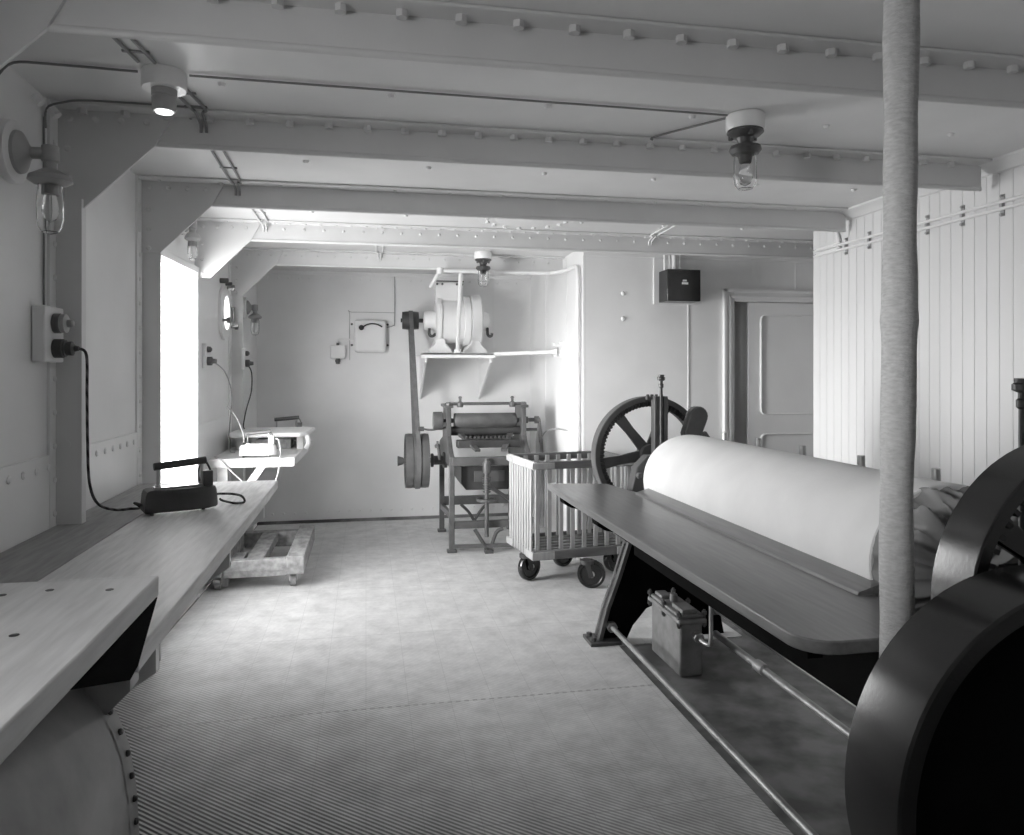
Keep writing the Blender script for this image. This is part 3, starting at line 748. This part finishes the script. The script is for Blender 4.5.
# feed table: two inclined arms, a grid plate and a deep bed
b = MB(); b.box(WX0 + .06, WX1 - .06, 6.30, 6.42, .855, .92); b.build('bed_bar', 'iron', t, bevel=.006)
b = MB(); b.box(WX0 + .12, WX1 - .12, 6.42, 6.75, .915, .93)
for k in range(11): b.box(WX0 + .14 + .036 * k, WX0 + .155 + .036 * k, 6.40, 6.74, .928, .945)
b.build('feed_grid', 'castgrey', t)
for x, dx in ((WX0 + .10, -.03), (WX1 - .10, .03)):
    b = MB(); b.beam((x + dx, 6.6, 1.0), (x - dx * 4, 6.22, .84), .05, .02); b.build('feed_arm', 'castgrey', t)
b = MB(); b.cyl((1.0, 6.55, .93), (1.0, 6.55, 1.02), .03, n=14); b.cyl((.90, 6.55, .93), (.90, 6.55, 1.03), .018, n=12); b.box(.82, 1.12, 6.5, 6.6, 1.02, 1.045); b.build('pressure_head', 'greyiron', t)
b = MB(); b.prism([(WX0 + .09, .70), (WX0 + .09, .56), (WX0 + .13, .50), (WX1 - .15, .50), (WX1 - .11, .56), (WX1 - .11, .70)], 'y', 6.3, 6.85); b.build('trough', 'iron', t, bevel=.008)
b = MB(); b.box(WX0 + .2, WX1 - .2, 6.285, 6.30, .57, .66); b.build('trough_panel', 'greyiron', t)
sx, sy = .985, WY0 - .06
b = MB(); b.cyl((sx, sy, .13), (sx, sy, .78), .018, n=14)
for k in range(7): b.ring((sx, sy, .50 + .02 * k), (0, 0, 1), [(.022, 0), (.034, 0), (.034, .009), (.022, .009)], 18)
b.lathe((sx, sy, .66), (0, 0, 1), [(.03, 0), (.034, .02), (.034, .08), (.024, .1)], 14)
b.build('spring_column', 'castgrey', t)
b = MB(); b.ring((sx, sy, .43), (0, 0, 1), [(.065, 0), (.085, 0), (.085, .018), (.065, .018)], 28); b.box(sx - .07, sx + .07, sy - .01, sy + .01, .433, .445); b.box(sx - .01, sx + .01, sy - .07, sy + .07, .433, .445); b.build('handwheel', 'castgrey', t)
b = MB(); b.tube([(sx - .10, sy, .195), (sx - .06, sy, .13), (sx, sy, .03)], .016, 10); b.tube([(sx + .14, sy, .195), (sx + .08, sy, .16), (sx + .03, sy, .02)], .016, 10); b.box(sx - .02, sx + .05, sy - .05, sy + .03, 0, .03); b.build('treadle', 'castgrey', t)
b = MB(); b.tube([(.88, WY1, .25), (.95, WY1 - .02, .18), (1.0, WY1 - .02, .10)], .014, 10); b.tube([(1.13, WY1, .25), (1.06, WY1 - .02, .18), (1.01, WY1 - .02, .10)], .014, 10); b.build('treadle', 'castgrey', t)
b = MB(); b.beam((sx + .02, sy + .02, .55), (WX1 - .05, 6.5, .33), .02, .03); b.build('brace', 'castgrey', t)
b = MB(); b.beam((WX0, WY0 - .01, .05), (WX1 - .12, WY0 - .1, .06), .03, .03); b.build('foot_rail', 'castgrey', t)
py, pz, pr = 6.60, .725, .238
b = MB(); b.cyl((.28, py, pz), (WX0 + .05, py, pz), .022, n=14); b.cyl((.27, py, pz), (.32, py, pz), .045, .03, n=14); b.lathe((.56, py, pz), (1, 0, 0), [(.06, 0), (.06, .02), (.04, .025), (.04, .1), (.07, .105), (.07, .14)], 20); b.build('shaft', 'greyiron', t)
b = MB()
b.ring((.335, py, pz), (1, 0, 0), [(pr - .02, 0), (pr - .004, 0), (pr, .03), (pr - .002, .062), (pr - .007, .066), (pr - .002, .07), (pr, .10), (pr - .002, .131), (pr - .007, .135), (pr - .002, .139), (pr, .17), (pr - .004, .2), (pr - .02, .2)], 56)
for k in range(6):
    a = k * PI / 3 + .2; b.beam((.435, py + .03 * math.cos(a), pz + .03 * math.sin(a)), (.435, py + (pr - .015) * math.cos(a), pz + (pr - .015) * math.sin(a)), .03, .05, (1, 0, 0))
b.lathe((.375, py, pz), (1, 0, 0), [(.05, 0), (.05, .12)], 18)
b.build('belt_pulley', 'castgrey', t)
b = MB(); b.tube([(.47, 6.5, 1.01), (.56, 6.5, 1.0), (.68, 6.5, 1.02)], .009, 8); b.lathe((.47, 6.5, 1.01), (1, 0, 0), [(.02, -.03), (.02, .02)], 10); b.build('belt_shifter', 'greyiron', t)
b = MB(); b.tube([(.62, 6.45, .75), (.61, 6.42, .84), (.60, 6.42, .86)], .014, 10); b.lathe((.60, 6.42, .85), (0, 0, 1), [(.022, 0), (.026, .02), (.01, .04), (.01, .06)], 12); b.build('oil_cup', 'greyiron', t)

# drive belt between the pulleys
def belt():
    b = MB(); th = .006; w = .038
    r1, r2 = pr, .09
    dy, dz = my - py, mz - pz; d = math.hypot(dy, dz); base = math.atan2(dz, dy); off = math.acos((r1 - r2) / d)
    xb, xt = .44, .425
    def P(c, r, a, xx): return (xx, c[0] + r * math.cos(a), c[1] + r * math.sin(a))
    pts = []
    for k in range(24): pts.append(('b', base + off + (2 * PI - 2 * off) * k / 23))
    for k in range(13): pts.append(('t', base - off + (2 * off) * k / 12))
    R = []
    for where, a in pts:
        c, r, xx = ((py, pz), r1 + .001, xb) if where == 'b' else ((my, mz), r2 + .001, xt)
        if where == 'b' and False: pass
        R.append([P(c, r, a, xx - w / 2), P(c, r, a, xx + w / 2), P(c, r + th, a, xx + w / 2), P(c, r + th, a, xx - w / 2)])
    R.append(R[0]); b._loops(R, caps=False)
    bmesh.ops.remove_doubles(b.bm, verts=b.bm.verts, dist=1e-5)
    return tag(b.build('drive_belt', 'leather'), 'leather drive belt running from the motor pulley down to the roller machine', 'belt')
belt()

# ------------------------------------------------------------------ pipe round the corner
b = MB(); zz = 2.35
b.tube([(.62, 6.28, zz), (1.45, 6.28, zz), (1.58, 6.24, zz), (1.635, 6.1, zz), (XC - .028, 5.9, zz + .005), (XC - .028, 5.83, zz - .015), (XC - .028, 5.80, zz - .09), (XC - .028, 5.80, 1.9), (XC - .028, 5.80, .0)], .017, 12, 8)
b.tube([(.62, 6.28, zz), (.6, 6.34, zz - .02), (.56, 6.6, zz - .1)], .017, 12, 4)
b.lathe((.61, 6.28, zz - .03), (0, 0, 1), [(.03, 0), (.03, .05), (.018, .055)], 12)
tag(b.build('steam_pipe', 'white', smooth=60), 'white pipe under the far beam bending down at the casing corner', 'pipe')
b = MB(); b.tube([(XC - .008, 6.2, 1.0), (XC - .05, 6.4, 1.0), (XC - .1, 6.6, .96), (XC - .14, 6.68, .86)], .006, 8)
tag(b.build('conduit', 'lampgrey'), 'thin bent conduit on the casing wall behind the roller machine', 'cable', 'wall cables')
b = MB(); b.prism([(7.05, 0), (7.34, 0), (7.32, .8), (7.22, 1.04), (7.12, .8)], 'x', XC - .03, XC - .002)
tag(b.build('wooden_board', 'lampgrey', bevel=.004), 'grey board leaning on the casing wall behind the roller machine', 'board')

# black box on the casing wall
t = thing('fuse_box', 'black rectangular fuse box mounted high on the casing wall', 'fuse box', (2.46, YC - .1, 2.18), 0)
MB().box(2.285, 2.645, YC - .02, YC - .001, 2.05, H - .08).build('backboard', 'white', t)
MB().box(2.325, 2.605, YC - .20, YC - .02, 2.06, 2.31).build('case', 'black', t, bevel=.006)
b = MB(); b.box(2.452, 2.485, YC - .204, YC - .199, 2.215, 2.228); b.box(2.446, 2.497, YC - .204, YC - .199, 2.192, 2.208); b.build('plaque', 'plaque', t)
b = MB()
for x, r in ((2.36, .01), (2.40, .007), (2.44, .02), (2.49, .007)): b.tube([(x, YC - .06, 2.305), (x, YC - .06, H - .03)], r, 10)
b.build('conduit', 'white', t)

# ------------------------------------------------------------------ slatted laundry truck
t = thing('laundry_basket_truck', 'tall slatted wooden laundry truck on four black wheels', 'laundry cart', (1.50, 5.4, 0), math.radians(7))
LX, LY = .80, .58
bx0, by0 = -.405, -.29
def rail(name, x0, x1, y0, y1, z0, z1, m): return MB().box(x0, x1, y0, y1, z0, z1).build(name, m, t, local=True, bevel=.006)
for z0, z1 in ((.19, .255), (.82, .875)):
    rail('rail', bx0 + .03, bx0 + LX - .03, by0, by0 + .03, z0, z1, 'drail'); rail('rail', bx0 + .03, bx0 + LX - .03, by0 + LY - .03, by0 + LY, z0, z1, 'drail')
    rail('end_rail', bx0, bx0 + .03, by0, by0 + LY, z0, z1, 'drail' if z0 < .5 else 'woodx'); rail('end_rail', bx0 + LX - .03, bx0 + LX, by0, by0 + LY, z0, z1, 'drail')
    # pale corner straps
    for cx in (0, 1):
        for cy in (0, 1):
            b = MB(); X = bx0 + cx * LX; Y = by0 + cy * LY; sx_ = -1 if cx else 1; sy_ = -1 if cy else 1
            def bb(xa, xb, ya, yb): b.box(min(xa, xb), max(xa, xb), min(ya, yb), max(ya, yb), z0 + .006, z1 - .006)
            bb(X - sx_ * .006, X + sx_ * .16, Y - sy_ * .008, Y); bb(X - sx_ * .008, X, Y - sy_ * .008, Y + sy_ * .14)
            b.build('corner_strap', 'woodv', t, local=True, bevel=.006)
def slat(x, y, a): 
    w, th = (.034, .014)
    b = MB()
    if a: b.box(x - w / 2, x + w / 2, y - th / 2, y + th / 2, .20, .86)
    else: b.box(x - th / 2, x + th / 2, y - w / 2, y + w / 2, .20, .86)
    b.build('slat', 'woodv', t, local=True, bevel=.004)
for k in range(9):
    x = bx0 + .045 + (LX - .09) * k / 8
    slat(x, by0 + .03 + .008, 1); slat(x, by0 + LY - .03 - .008, 1)
for k in range(9):
    y = by0 + .06 + (LY - .12) * k / 8
    slat(bx0 + .03 - .024, y, 0); slat(bx0 + LX - .03 + .024, y, 0)
for k in range(6):
    MB().box(bx0 + .03, bx0 + LX - .03, by0 + .05 + .085 * k, by0 + .105 + .085 * k, .215, .235).build('floor_slat', 'drail', t, local=True)
MB().box(bx0 + .05, bx0 + LX - .05, by0 + .2, by0 + .27, .165, .192).build('cross_bar', 'drail', t, local=True)
def caster(x, y, a):
    R = .098
    c, s = math.cos(a), math.sin(a)
    b = MB(); b.lathe((x, y, R), (-s, c, 0), [(.02, -.012), (R * .72, -.012), (R * .80, -.02), (R * .96, -.02), (R, -.012), (R, .012), (R * .96, .02), (R * .80, .02), (R * .72, .012), (.02, .012)], 32); w = b.build('wheel', 'black', t, local=True)
    b = MB(); b.lathe((x, y, R), (-s, c, 0), [(.022, -.03), (.022, .03)], 12); b.build('hub', 'steel', w, local=True)
    b = MB(); kx, ky = x - c * .03, y - s * .03
    for q in (-1, 1):
        b.beam((x - s * .028 * q, y + c * .028 * q, R - .02), (kx - s * .028 * q, ky + c * .028 * q, .175), .006, .035, (c, s, 0))
    b.cyl((kx, ky, .168), (kx, ky, .195), .05, n=16); b.build('fork', 'iron', t, local=True)
caster(bx0 + .05, by0 + .22, math.radians(25)); caster(-.01, by0 - .10, math.radians(-22)); caster(.02, by0 + LY - .08, math.radians(20)); caster(bx0 + LX - .06, by0 + .24, math.radians(10))

# ------------------------------------------------------------------ large ironing machine (mangle)
AX, AZ = 1.605, .945
t = thing('mangle', 'large ironing machine with a white cloth-covered roller, wooden feed table and black wheels', 'ironing machine', (1.6, 2.7, 0), 0)
# padded roller
b = MB(); R = .24; n = 64; rings = []
rng = random.Random(3)
for y, k in ((3.60, .25), (3.615, .7), (3.60, .93), (3.57, .99), (3.50, 1.0), (3.2, 1.), (2.8, 1.), (2.4, 1.), (2.0, 1.), (1.9, 1.0), (1.845, 1.006), (1.84, .99)):
    rings.append([(AX + R * k * math.cos(2 * PI * i / n), y + .01 * math.sin(6 * PI * i / n) * (1 if y > 3.55 or y < 1.86 else 0), AZ + R * k * math.sin(2 * PI * i / n)) for i in range(n)])
b._loops(rings); roll = b.build('padded_roller', 'canvas', t)
# gathered cloth at the near end: bunched folds drawn in round the roller's end
b = MB(); n = 260; rings = []
def fold(a, f):
    w = 0
    for k, ph, am in ((5, .4, .5), (9, 1.7, .8), (16, 3.1, .6), (27, .9, .35)):
        q = math.sin(k * a / 2 * 1.0 + ph + 1.3 * math.sin(2 * a + ph) + f * (1.5 if k % 2 else -1.1))
        w += am * (1 - 2 * abs(q) ** .7)
    return w
for j in range(22):
    f = j / 21
    if f < .6: y = 1.85 - .13 * f / .6; base = R * (1.0 - .02 * f)
    else: y = 1.72 - .012 * math.sin((f - .6) / .4 * PI); base = R * (.99 - .75 * (f - .6) / .4)
    amp = .003 + .026 * min(1, f / .5)
    r_ = []
    for i in range(n):
        a = 2 * PI * i / n; w = fold(a, f)
        q = base + amp * w * (1 if f < .8 else (1.15 - f) / .35)
        r_.append((AX + q * math.cos(a), y - (.018 * w if f > .5 else .018 * w * f * 2) , AZ + q * math.sin(a)))
    rings.append(r_)
b._loops(rings); b.build('gathered_cover', 'cloth', t, smooth=80)
b = MB(); b.cyl((AX, 1.30, AZ), (AX, 4.2, AZ), .035, n=20); b.build('roller_shaft', 'greyiron', t)
# feed table
TZ = .90
b = MB()
pts = [(.957, 3.94), (1.27, 3.86), (1.315, 3.62), (1.345, 3.5), (1.345, 1.5)]
pts += [(1.06, 1.5)] + [(1.04 - .083 * math.sin(math.radians(a)) , 1.583 - .083 * math.cos(math.radians(a))) for a in (0, 20, 40, 60, 75, 90)]
b.prism(pts, 'z', TZ - .032, TZ); ft = b.build('feed_table', 'polished', t, bevel=.004)
b = MB(); b.prism([(1.295, TZ - .001), (1.36, TZ - .001), (1.40, TZ + .02), (1.37, TZ + .028), (1.30, TZ + .008)], 'y', 1.80, 3.50); b.build('guide_board', 'polished', ft)
for y in (3.6, 3.05):
    b = MB(); b.prism([(.962, TZ - .032), (1.42, TZ - .032), (1.42, TZ - .22), (1.3, TZ - .16), (1.12, TZ - .10), (1.0, TZ - .075), (.965, TZ - .055)], 'y', y, y + .08); b.build('table_bracket', 'blackcast', t)
b = MB(); b.box(1.02, 1.06, 1.6, 3.0, TZ - .075, TZ - .032); b.build('table_batten', 'blackcast', t)
# end frames
def end_frame(y, dx=0.):
    def o(p): return (p[0] + dx, p[1])
    out = [(1.235, 0), (1.25, .06), (1.285, .19), (1.35, .36), (1.41, .54), (1.44, .70), (1.46, .86), (1.50, 1.02), (1.70, 1.02), (1.74, .86), (1.78, .70), (1.85, .52), (1.93, .3), (1.98, .1), (2.0, 0), (1.86, 0), (1.83, .10), (1.75, .18), (1.64, .21), (1.53, .17), (1.45, .08), (1.41, 0)]
    out = [o(p) for p in out]
    w = MB(); w.prism(out, 'y', y, y + .03); fr = w.build('end_frame', 'blackcast', t)
    w = MB()
    L_ = [o(p) for p in [(1.235, 0), (1.25, .06), (1.285, .19), (1.35, .36), (1.41, .54), (1.44, .70), (1.46, .86)]]
    rings = [[(x, y - .035, z), (x + .022, y - .035, z), (x + .022, y + .055, z), (x, y + .055, z)] for x, z in L_]
    w._loops(rings); w.build('edge_flange', 'castgrey', fr)
    w = MB(); w.box(1.185 + dx, 1.36 + dx, y - .07, y + .09, 0, .018); w.bolt((1.21 + dx, y - .03, .018), (0, 0, 1), .016, .02); w.bolt((1.21 + dx, y + .05, .018), (0, 0, 1), .016, .02); w.build('foot_plate', 'greyiron', fr)
    return fr
end_frame(4.0, .02); end_frame(1.575, .05)
def guide(y, dx, sgn):
    fr = MB(); fr.box(1.572 + dx, 1.612 + dx, y - .02, y + .04, 1.0, 1.365); fr.box(1.625 + dx, 1.65 + dx, y - .02, y + .04, 1.0, 1.365); fr.box(1.60 + dx, 1.63 + dx, y + .01, y + .04, 1.0, 1.36)
    for x in (1.55, 1.575, 1.60, 1.63): fr.bolt((x + dx, y + .03, 1.36), (0, 0, 1), .011, .015)
    fr.box(1.54 + dx, 1.65 + dx, y + .015, y + .045, 1.345, 1.36)
    g = fr.build('guide_post', 'greyiron', t, bevel=.004)
    b = MB(); dx *= -.42; b.cyl((1.605 + dx, y - .03, 1.02), (1.605 + dx, y - .03, 1.43), .008, n=12)
    b.lathe((1.605 + dx, y - .03, 1.41), (0, 0, 1), [(.008, 0), (.013, .005), (.013, .022), (.009, .026), (.009, .04), (.022, .046), (.022, .06), (.017, .064), (.017, .075)], 14); b.build('lubricator', 'dullmetal', g)
guide(3.95, 0, 1); guide(1.58, .10, -1)
# bearing bracket beside the roller
b = MB(); b.prism([(1.34, .80), (1.39, 1.0), (1.45, 1.06), (1.56, 1.06), (1.56, .80)], 'y', 3.72, 3.80); b.bolt((1.40, 3.72, .96), (0, -1, 0), .02, .03); b.build('bearing_bracket', 'greyiron', t, bevel=.006)
# gear wheels with spokes
def wheel(name, x, y0, y1, z, Ro, m, spokes, teeth=0, a0=10., lip=.03, hub=.06):
    b = MB(); w = y1 - y0; Ri = Ro - lip
    b.ring((x, y0, z), (0, 1, 0), [(Ri, 0), (Ro - .004, 0), (Ro, .004), (Ro, w - .004), (Ro - .004, w), (Ri, w)], 96)
    ro = b.build(name, m, t, smooth=40)
    b = MB()
    if teeth:
        k = []
        b.ring((x, y0 + w * .30, z), (0, 1, 0), [(Ri - .028, 0), (Ri + .002, 0), (Ri + .002, w * .6), (Ri - .028, w * .6)], 96)
        for i in range(teeth):
            a = 2 * PI * i / teeth
            b.beam((x + (Ri - .014) * math.cos(a), y0 + w * .12, z + (Ri - .014) * math.sin(a)), (x + (Ri - .014) * math.cos(a), y0 + w * .31, z + (Ri - .014) * math.sin(a)), .011, .03, (math.cos(a), 0, math.sin(a)))
        b.build('gear_teeth', 'iron', ro)
    ym = (y0 + y1) / 2
    for i in range(spokes):
        b = MB(); a = math.radians(a0 + 360 * i / spokes); c, s = math.cos(a), math.sin(a)
        rr = [(hub * .8, .032), (Ri * .6, .026), (Ri - .01, .034)]
        rings = []
        for q, hw in rr:
            cx, cz = x + q * c, z + q * s
            rings.append([(cx - s * hw, ym - .012, cz + c * hw), (cx + s * hw, ym - .012, cz - c * hw), (cx + s * hw, ym + .012, cz - c * hw), (cx - s * hw, ym + .012, cz + c * hw)])
        b._loops(rings); b.build('spoke', m, ro, bevel=.005)
    b = MB(); b.lathe((x, y0 + .005, z), (0, 1, 0), [(hub * .6, -.02), (hub, -.015), (hub, w), (hub * .6, w + .005)], 28); b.build('hub', m, ro)
    return ro
wheel('gear_wheel', AX, 4.07, 4.15, 1.025, .335, 'greyiron', 6, 84, 10)
wheel('flywheel', AX, 1.36, 1.478, AZ + .045, .36, 'black', 6, 60, 25)
# heavy drive pulley nearest the camera
px_, pz_ = 1.346, .685
b = MB(); b.ring((px_, 1.185, pz_), (0, 1, 0), [(.375, 0), (.405, 0), (.41, .005), (.412, .08), (.41, .155), (.405, .16), (.375, .16)], 96); dp = b.build('drive_pulley', 'black', t, smooth=40)
b = MB(); b.lathe((px_, 1.20, pz_), (0, 1, 0), [(.05, -.03), (.05, .0), (.378, .0), (.378, .02), (.05, .02), (.05, .12)], 64); b.build('web', 'blackcast', dp)
b = MB(); b.cyl((px_, 1.15, pz_), (px_, 1.60, pz_), .028, n=16); b.build('countershaft', 'greyiron', t)
b = MB(); b.box(px_ - .06, 1.56, 1.56, 1.62, pz_ - .06, pz_ + .06); b.build('shaft_bracket', 'black', t, bevel=.01)
# weighted lever
b = MB()
pl = []
for a in range(0, 360, 20):
    c, s = math.cos(math.radians(a)), math.sin(math.radians(a)); pl.append((.055 * c, .055 * s + (.05 if s >= 0 else -.05)))
rt = math.radians(20); pl = [(1.815 + x * math.cos(rt) + z * math.sin(rt), 1.205 - x * math.sin(rt) + z * math.cos(rt)) for x, z in pl]
b.prism(pl, 'y', 3.92, 3.985); b.build('weight', 'castgrey', t, bevel=.008)
b = MB(); b.beam((1.86, 3.95, 1.15), (1.97, 3.95, 1.0), .03, .05); b.cyl((1.97, 3.9, 1.0), (1.97, 4.02, 1.0), .035, n=16); b.beam((1.97, 3.96, 1.0), (1.85, 3.96, .80), .03, .05); b.build('lever_arm', 'greyiron', t)
# pressure bed behind the roller with studs
b = MB(); b.prism([(1.85, .70), (1.93, .70), (1.95, 1.02), (1.87, 1.02), (1.845, .90)], 'y', 1.66, 3.98); b.build('pressure_bed', 'black', t)
for y in (2.22, 2.61, 3.01, 3.39, 3.74):
    b = MB(); b.cyl((1.90, y, 1.0), (1.895, y, 1.175), .0145, n=14); b.cyl((1.90, y, 1.015), (1.90, y, 1.05), .028, n=6); b.build('stud', 'steel', t, bevel=.003)
# tie rods on the floor
for x, z, y0, y1, r in ((1.335, .09, 1.60, 4.0, .014), (1.77, .15, 1.60, 3.6, .017), (1.95, .15, 1.60, 4.0, .014)):
    b = MB(); b.cyl((x, y0, z), (x, y1, z), r, n=14); 
    if r == .014: b.cyl((x, 3.95, z), (x, 3.985, z), .03, n=6)
    else: b.lathe((x, 3.1, z), (0, 1, 0), [(.017, 0), (.027, .01), (.027, .08), (.017, .09)], 14)
    b.build('tie_rod', 'rod', t)
b = MB(); b.cyl((1.45, 3.985, .62), (1.45, 3.90, .62), .032, n=18); b.build('pivot_boss', 'castgrey', t)
b = MB(); b.prism([(1.44, .50), (1.80, .50), (1.84, .70), (1.44, .78)], 'y', 1.7, 3.9); b.build('under_bed', 'blackcast', t)

# steam trap on the floor
t = thing('steam_trap', 'grey rectangular iron steam trap box on the floor beneath the feed table', 'steam trap', (1.57, 3.64, 0), 0)
b = MB(); b.box(1.515, 1.635, 3.46, 3.84, -.004, .265); b.build('case', 'trapgrey', t, bevel=.012)
b = MB(); b.box(1.50, 1.65, 3.44, 3.86, .262, .285); b.build('flange', 'trapgrey', t, bevel=.008)
b = MB(); b.box(1.51, 1.64, 3.455, 3.845, .287, .303); b.box(1.53, 1.61, 3.47, 3.6, .303, .325); b.cyl((1.575, 3.68, .303), (1.575, 3.68, .345), .02, n=12)
b.box(1.53, 1.59, 3.73, 3.83, .303, .32); b.build('lid', 'trapgrey', t, bevel=.006)
for x, y in ((1.508, 3.46), (1.508, 3.65), (1.508, 3.84), (1.642, 3.46), (1.642, 3.65), (1.642, 3.84)):
    b = MB(); b.cyl((x, y, .24), (x, y, .325), .007, n=8); b.bolt((x, y, .303), (0, 0, 1), .013, .014); b.bolt((x, y, .262), (0, 0, -1), .013, .014); b.build('bolt', 'castgrey', t)
b = MB(); b.tube([(1.60, 3.46, .20), (1.605, 3.40, .19), (1.615, 3.36, .19), (1.618, 3.34, .21), (1.62, 3.34, .32), (1.62, 3.34, .52)], .010, 10); b.lathe((1.60, 3.46, .2), (.05, -1, -.1), [(.026, 0), (.026, .015), (.02, .016), (.02, .022), (.026, .023), (.026, .035)], 8); b.build('pipe', 'rod', t)

# lagged pipe in the foreground
b = MB(); cx, cy = 1.135, 1.44; n = 40; rings = []; rng = random.Random(11)
NZ = 90
for j in range(NZ + 1):
    z = H * j / NZ
    lean = .010 * max(0, (z - 1.2) / 1.3) - .004 * math.exp(-((z - 1.15) / .2) ** 2) + .006 * max(0, (z - 2.2))
    r0 = .0345 + .0012 * math.sin(z * 9) + .0010 * math.sin(z * 23 + 1) + (.0022 if abs(z - 1.62) < .012 else 0) + (.001 if abs(z - 2.12) < .012 else 0) + rng.uniform(-.0004, .0004)
    rings.append([(cx + lean + r0 * (1 + .012 * math.sin(3 * a + z * 5) + .006 * math.sin(5 * a - z * 13)) * math.cos(a), cy + r0 * math.sin(a), z) for a in [2 * PI * i / n for i in range(n)]])
b._loops(rings); tag(b.build('lagged_pipe', 'felt', smooth=60), 'vertical pipe wrapped in grey felt lagging in the right foreground', 'pipe')

# ------------------------------------------------------------------ light and camera
W = bpy.data.worlds.new('World'); SC.world = W; W.use_nodes = True
nt = W.node_tree; bg = nt.nodes['Background']
# overcast sky, brightest towards the horizon, over pale water
tc = nt.nodes.new('ShaderNodeTexCoord'); sp = nt.nodes.new('ShaderNodeSeparateXYZ'); nt.links.new(tc.outputs['Generated'], sp.inputs[0])
mr = nt.nodes.new('ShaderNodeMapRange'); mr.inputs[1].default_value = -1; mr.inputs[2].default_value = 1; nt.links.new(sp.outputs[2], mr.inputs[0])
cr = nt.nodes.new('ShaderNodeValToRGB'); nt.links.new(mr.outputs[0], cr.inputs[0])
E_ = cr.color_ramp.elements
E_[0].position = 0; E_[0].color = grey(.15); E_[1].position = 1; E_[1].color = grey(.12)
for p_, v_ in ((.35, .35), (.47, .75), (.52, 1.), (.57, 1.), (.68, .35)):
    q_ = E_.new(p_); q_.color = grey(v_)
dt = nt.nodes.new('ShaderNodeVectorMath'); dt.operation = 'DOT_PRODUCT'; dt.inputs[1].default_value = (-.6, -.8, 0); nt.links.new(tc.outputs['Generated'], dt.inputs[0])
az = nt.nodes.new('ShaderNodeMapRange'); az.inputs[1].default_value = -.4; az.inputs[2].default_value = 1; az.inputs[3].default_value = .45; az.inputs[4].default_value = 1.5; nt.links.new(dt.outputs['Value'], az.inputs[0])
ml = nt.nodes.new('ShaderNodeVectorMath'); ml.operation = 'SCALE'; nt.links.new(cr.outputs[0], ml.inputs[0]); nt.links.new(az.outputs[0], ml.inputs['Scale'])
nt.links.new(ml.outputs[0], bg.inputs[0]); bg.inputs[1].default_value = 40.0
def portal(name, loc, rot, sx, sy):
    l = bpy.data.lights.new(name, 'AREA'); l.shape = 'RECTANGLE'; l.size = sx; l.size_y = sy
    l.cycles.is_portal = True
    o = bpy.data.objects.new(name, l); COL.objects.link(o); o.location = loc; o.rotation_euler = rot
    return o
portal('door_portal', (xw(4.7) - .09, (DOOR[0] + DOOR[1]) / 2, (DOOR[2] + DOOR[3]) / 2), (0, -PI / 2, 0), DOOR[3] - DOOR[2], DOOR[1] - DOOR[0])
portal('porthole_portal', (px - .06, PY, PZ), (0, -PI / 2, 0), .33, .33)
portal('fill_window_portal', (xw(0) - .07, (W2[0] + W2[1]) / 2, (W2[2] + W2[3]) / 2), (0, -PI / 2, 0), W2[3] - W2[2], W2[1] - W2[0])  # opening of the added fill-light window

cam = bpy.data.cameras.new('camera'); co = bpy.data.objects.new('camera', cam); COL.objects.link(co)
co.location = (0, 0, 1.5); co.rotation_euler = (PI / 2, 0, -math.atan(146 / 750))
cam.sensor_width = 36; cam.sensor_fit = 'HORIZONTAL'; cam.lens = 36 * 750 / 1024; cam.shift_y = -45.5 / 1024
cam.clip_start = .02
SC.camera = co
vs = SC.view_settings
vs.view_transform = 'Standard'; vs.look = 'None'; vs.exposure = -.04; vs.gamma = 1; vs.use_curve_mapping = False
SC.cycles.use_denoising = True
SC.cycles.max_bounces = 14; SC.cycles.diffuse_bounces = 9; SC.cycles.transparent_max_bounces = 12
SC.cycles.sample_clamp_indirect = 8
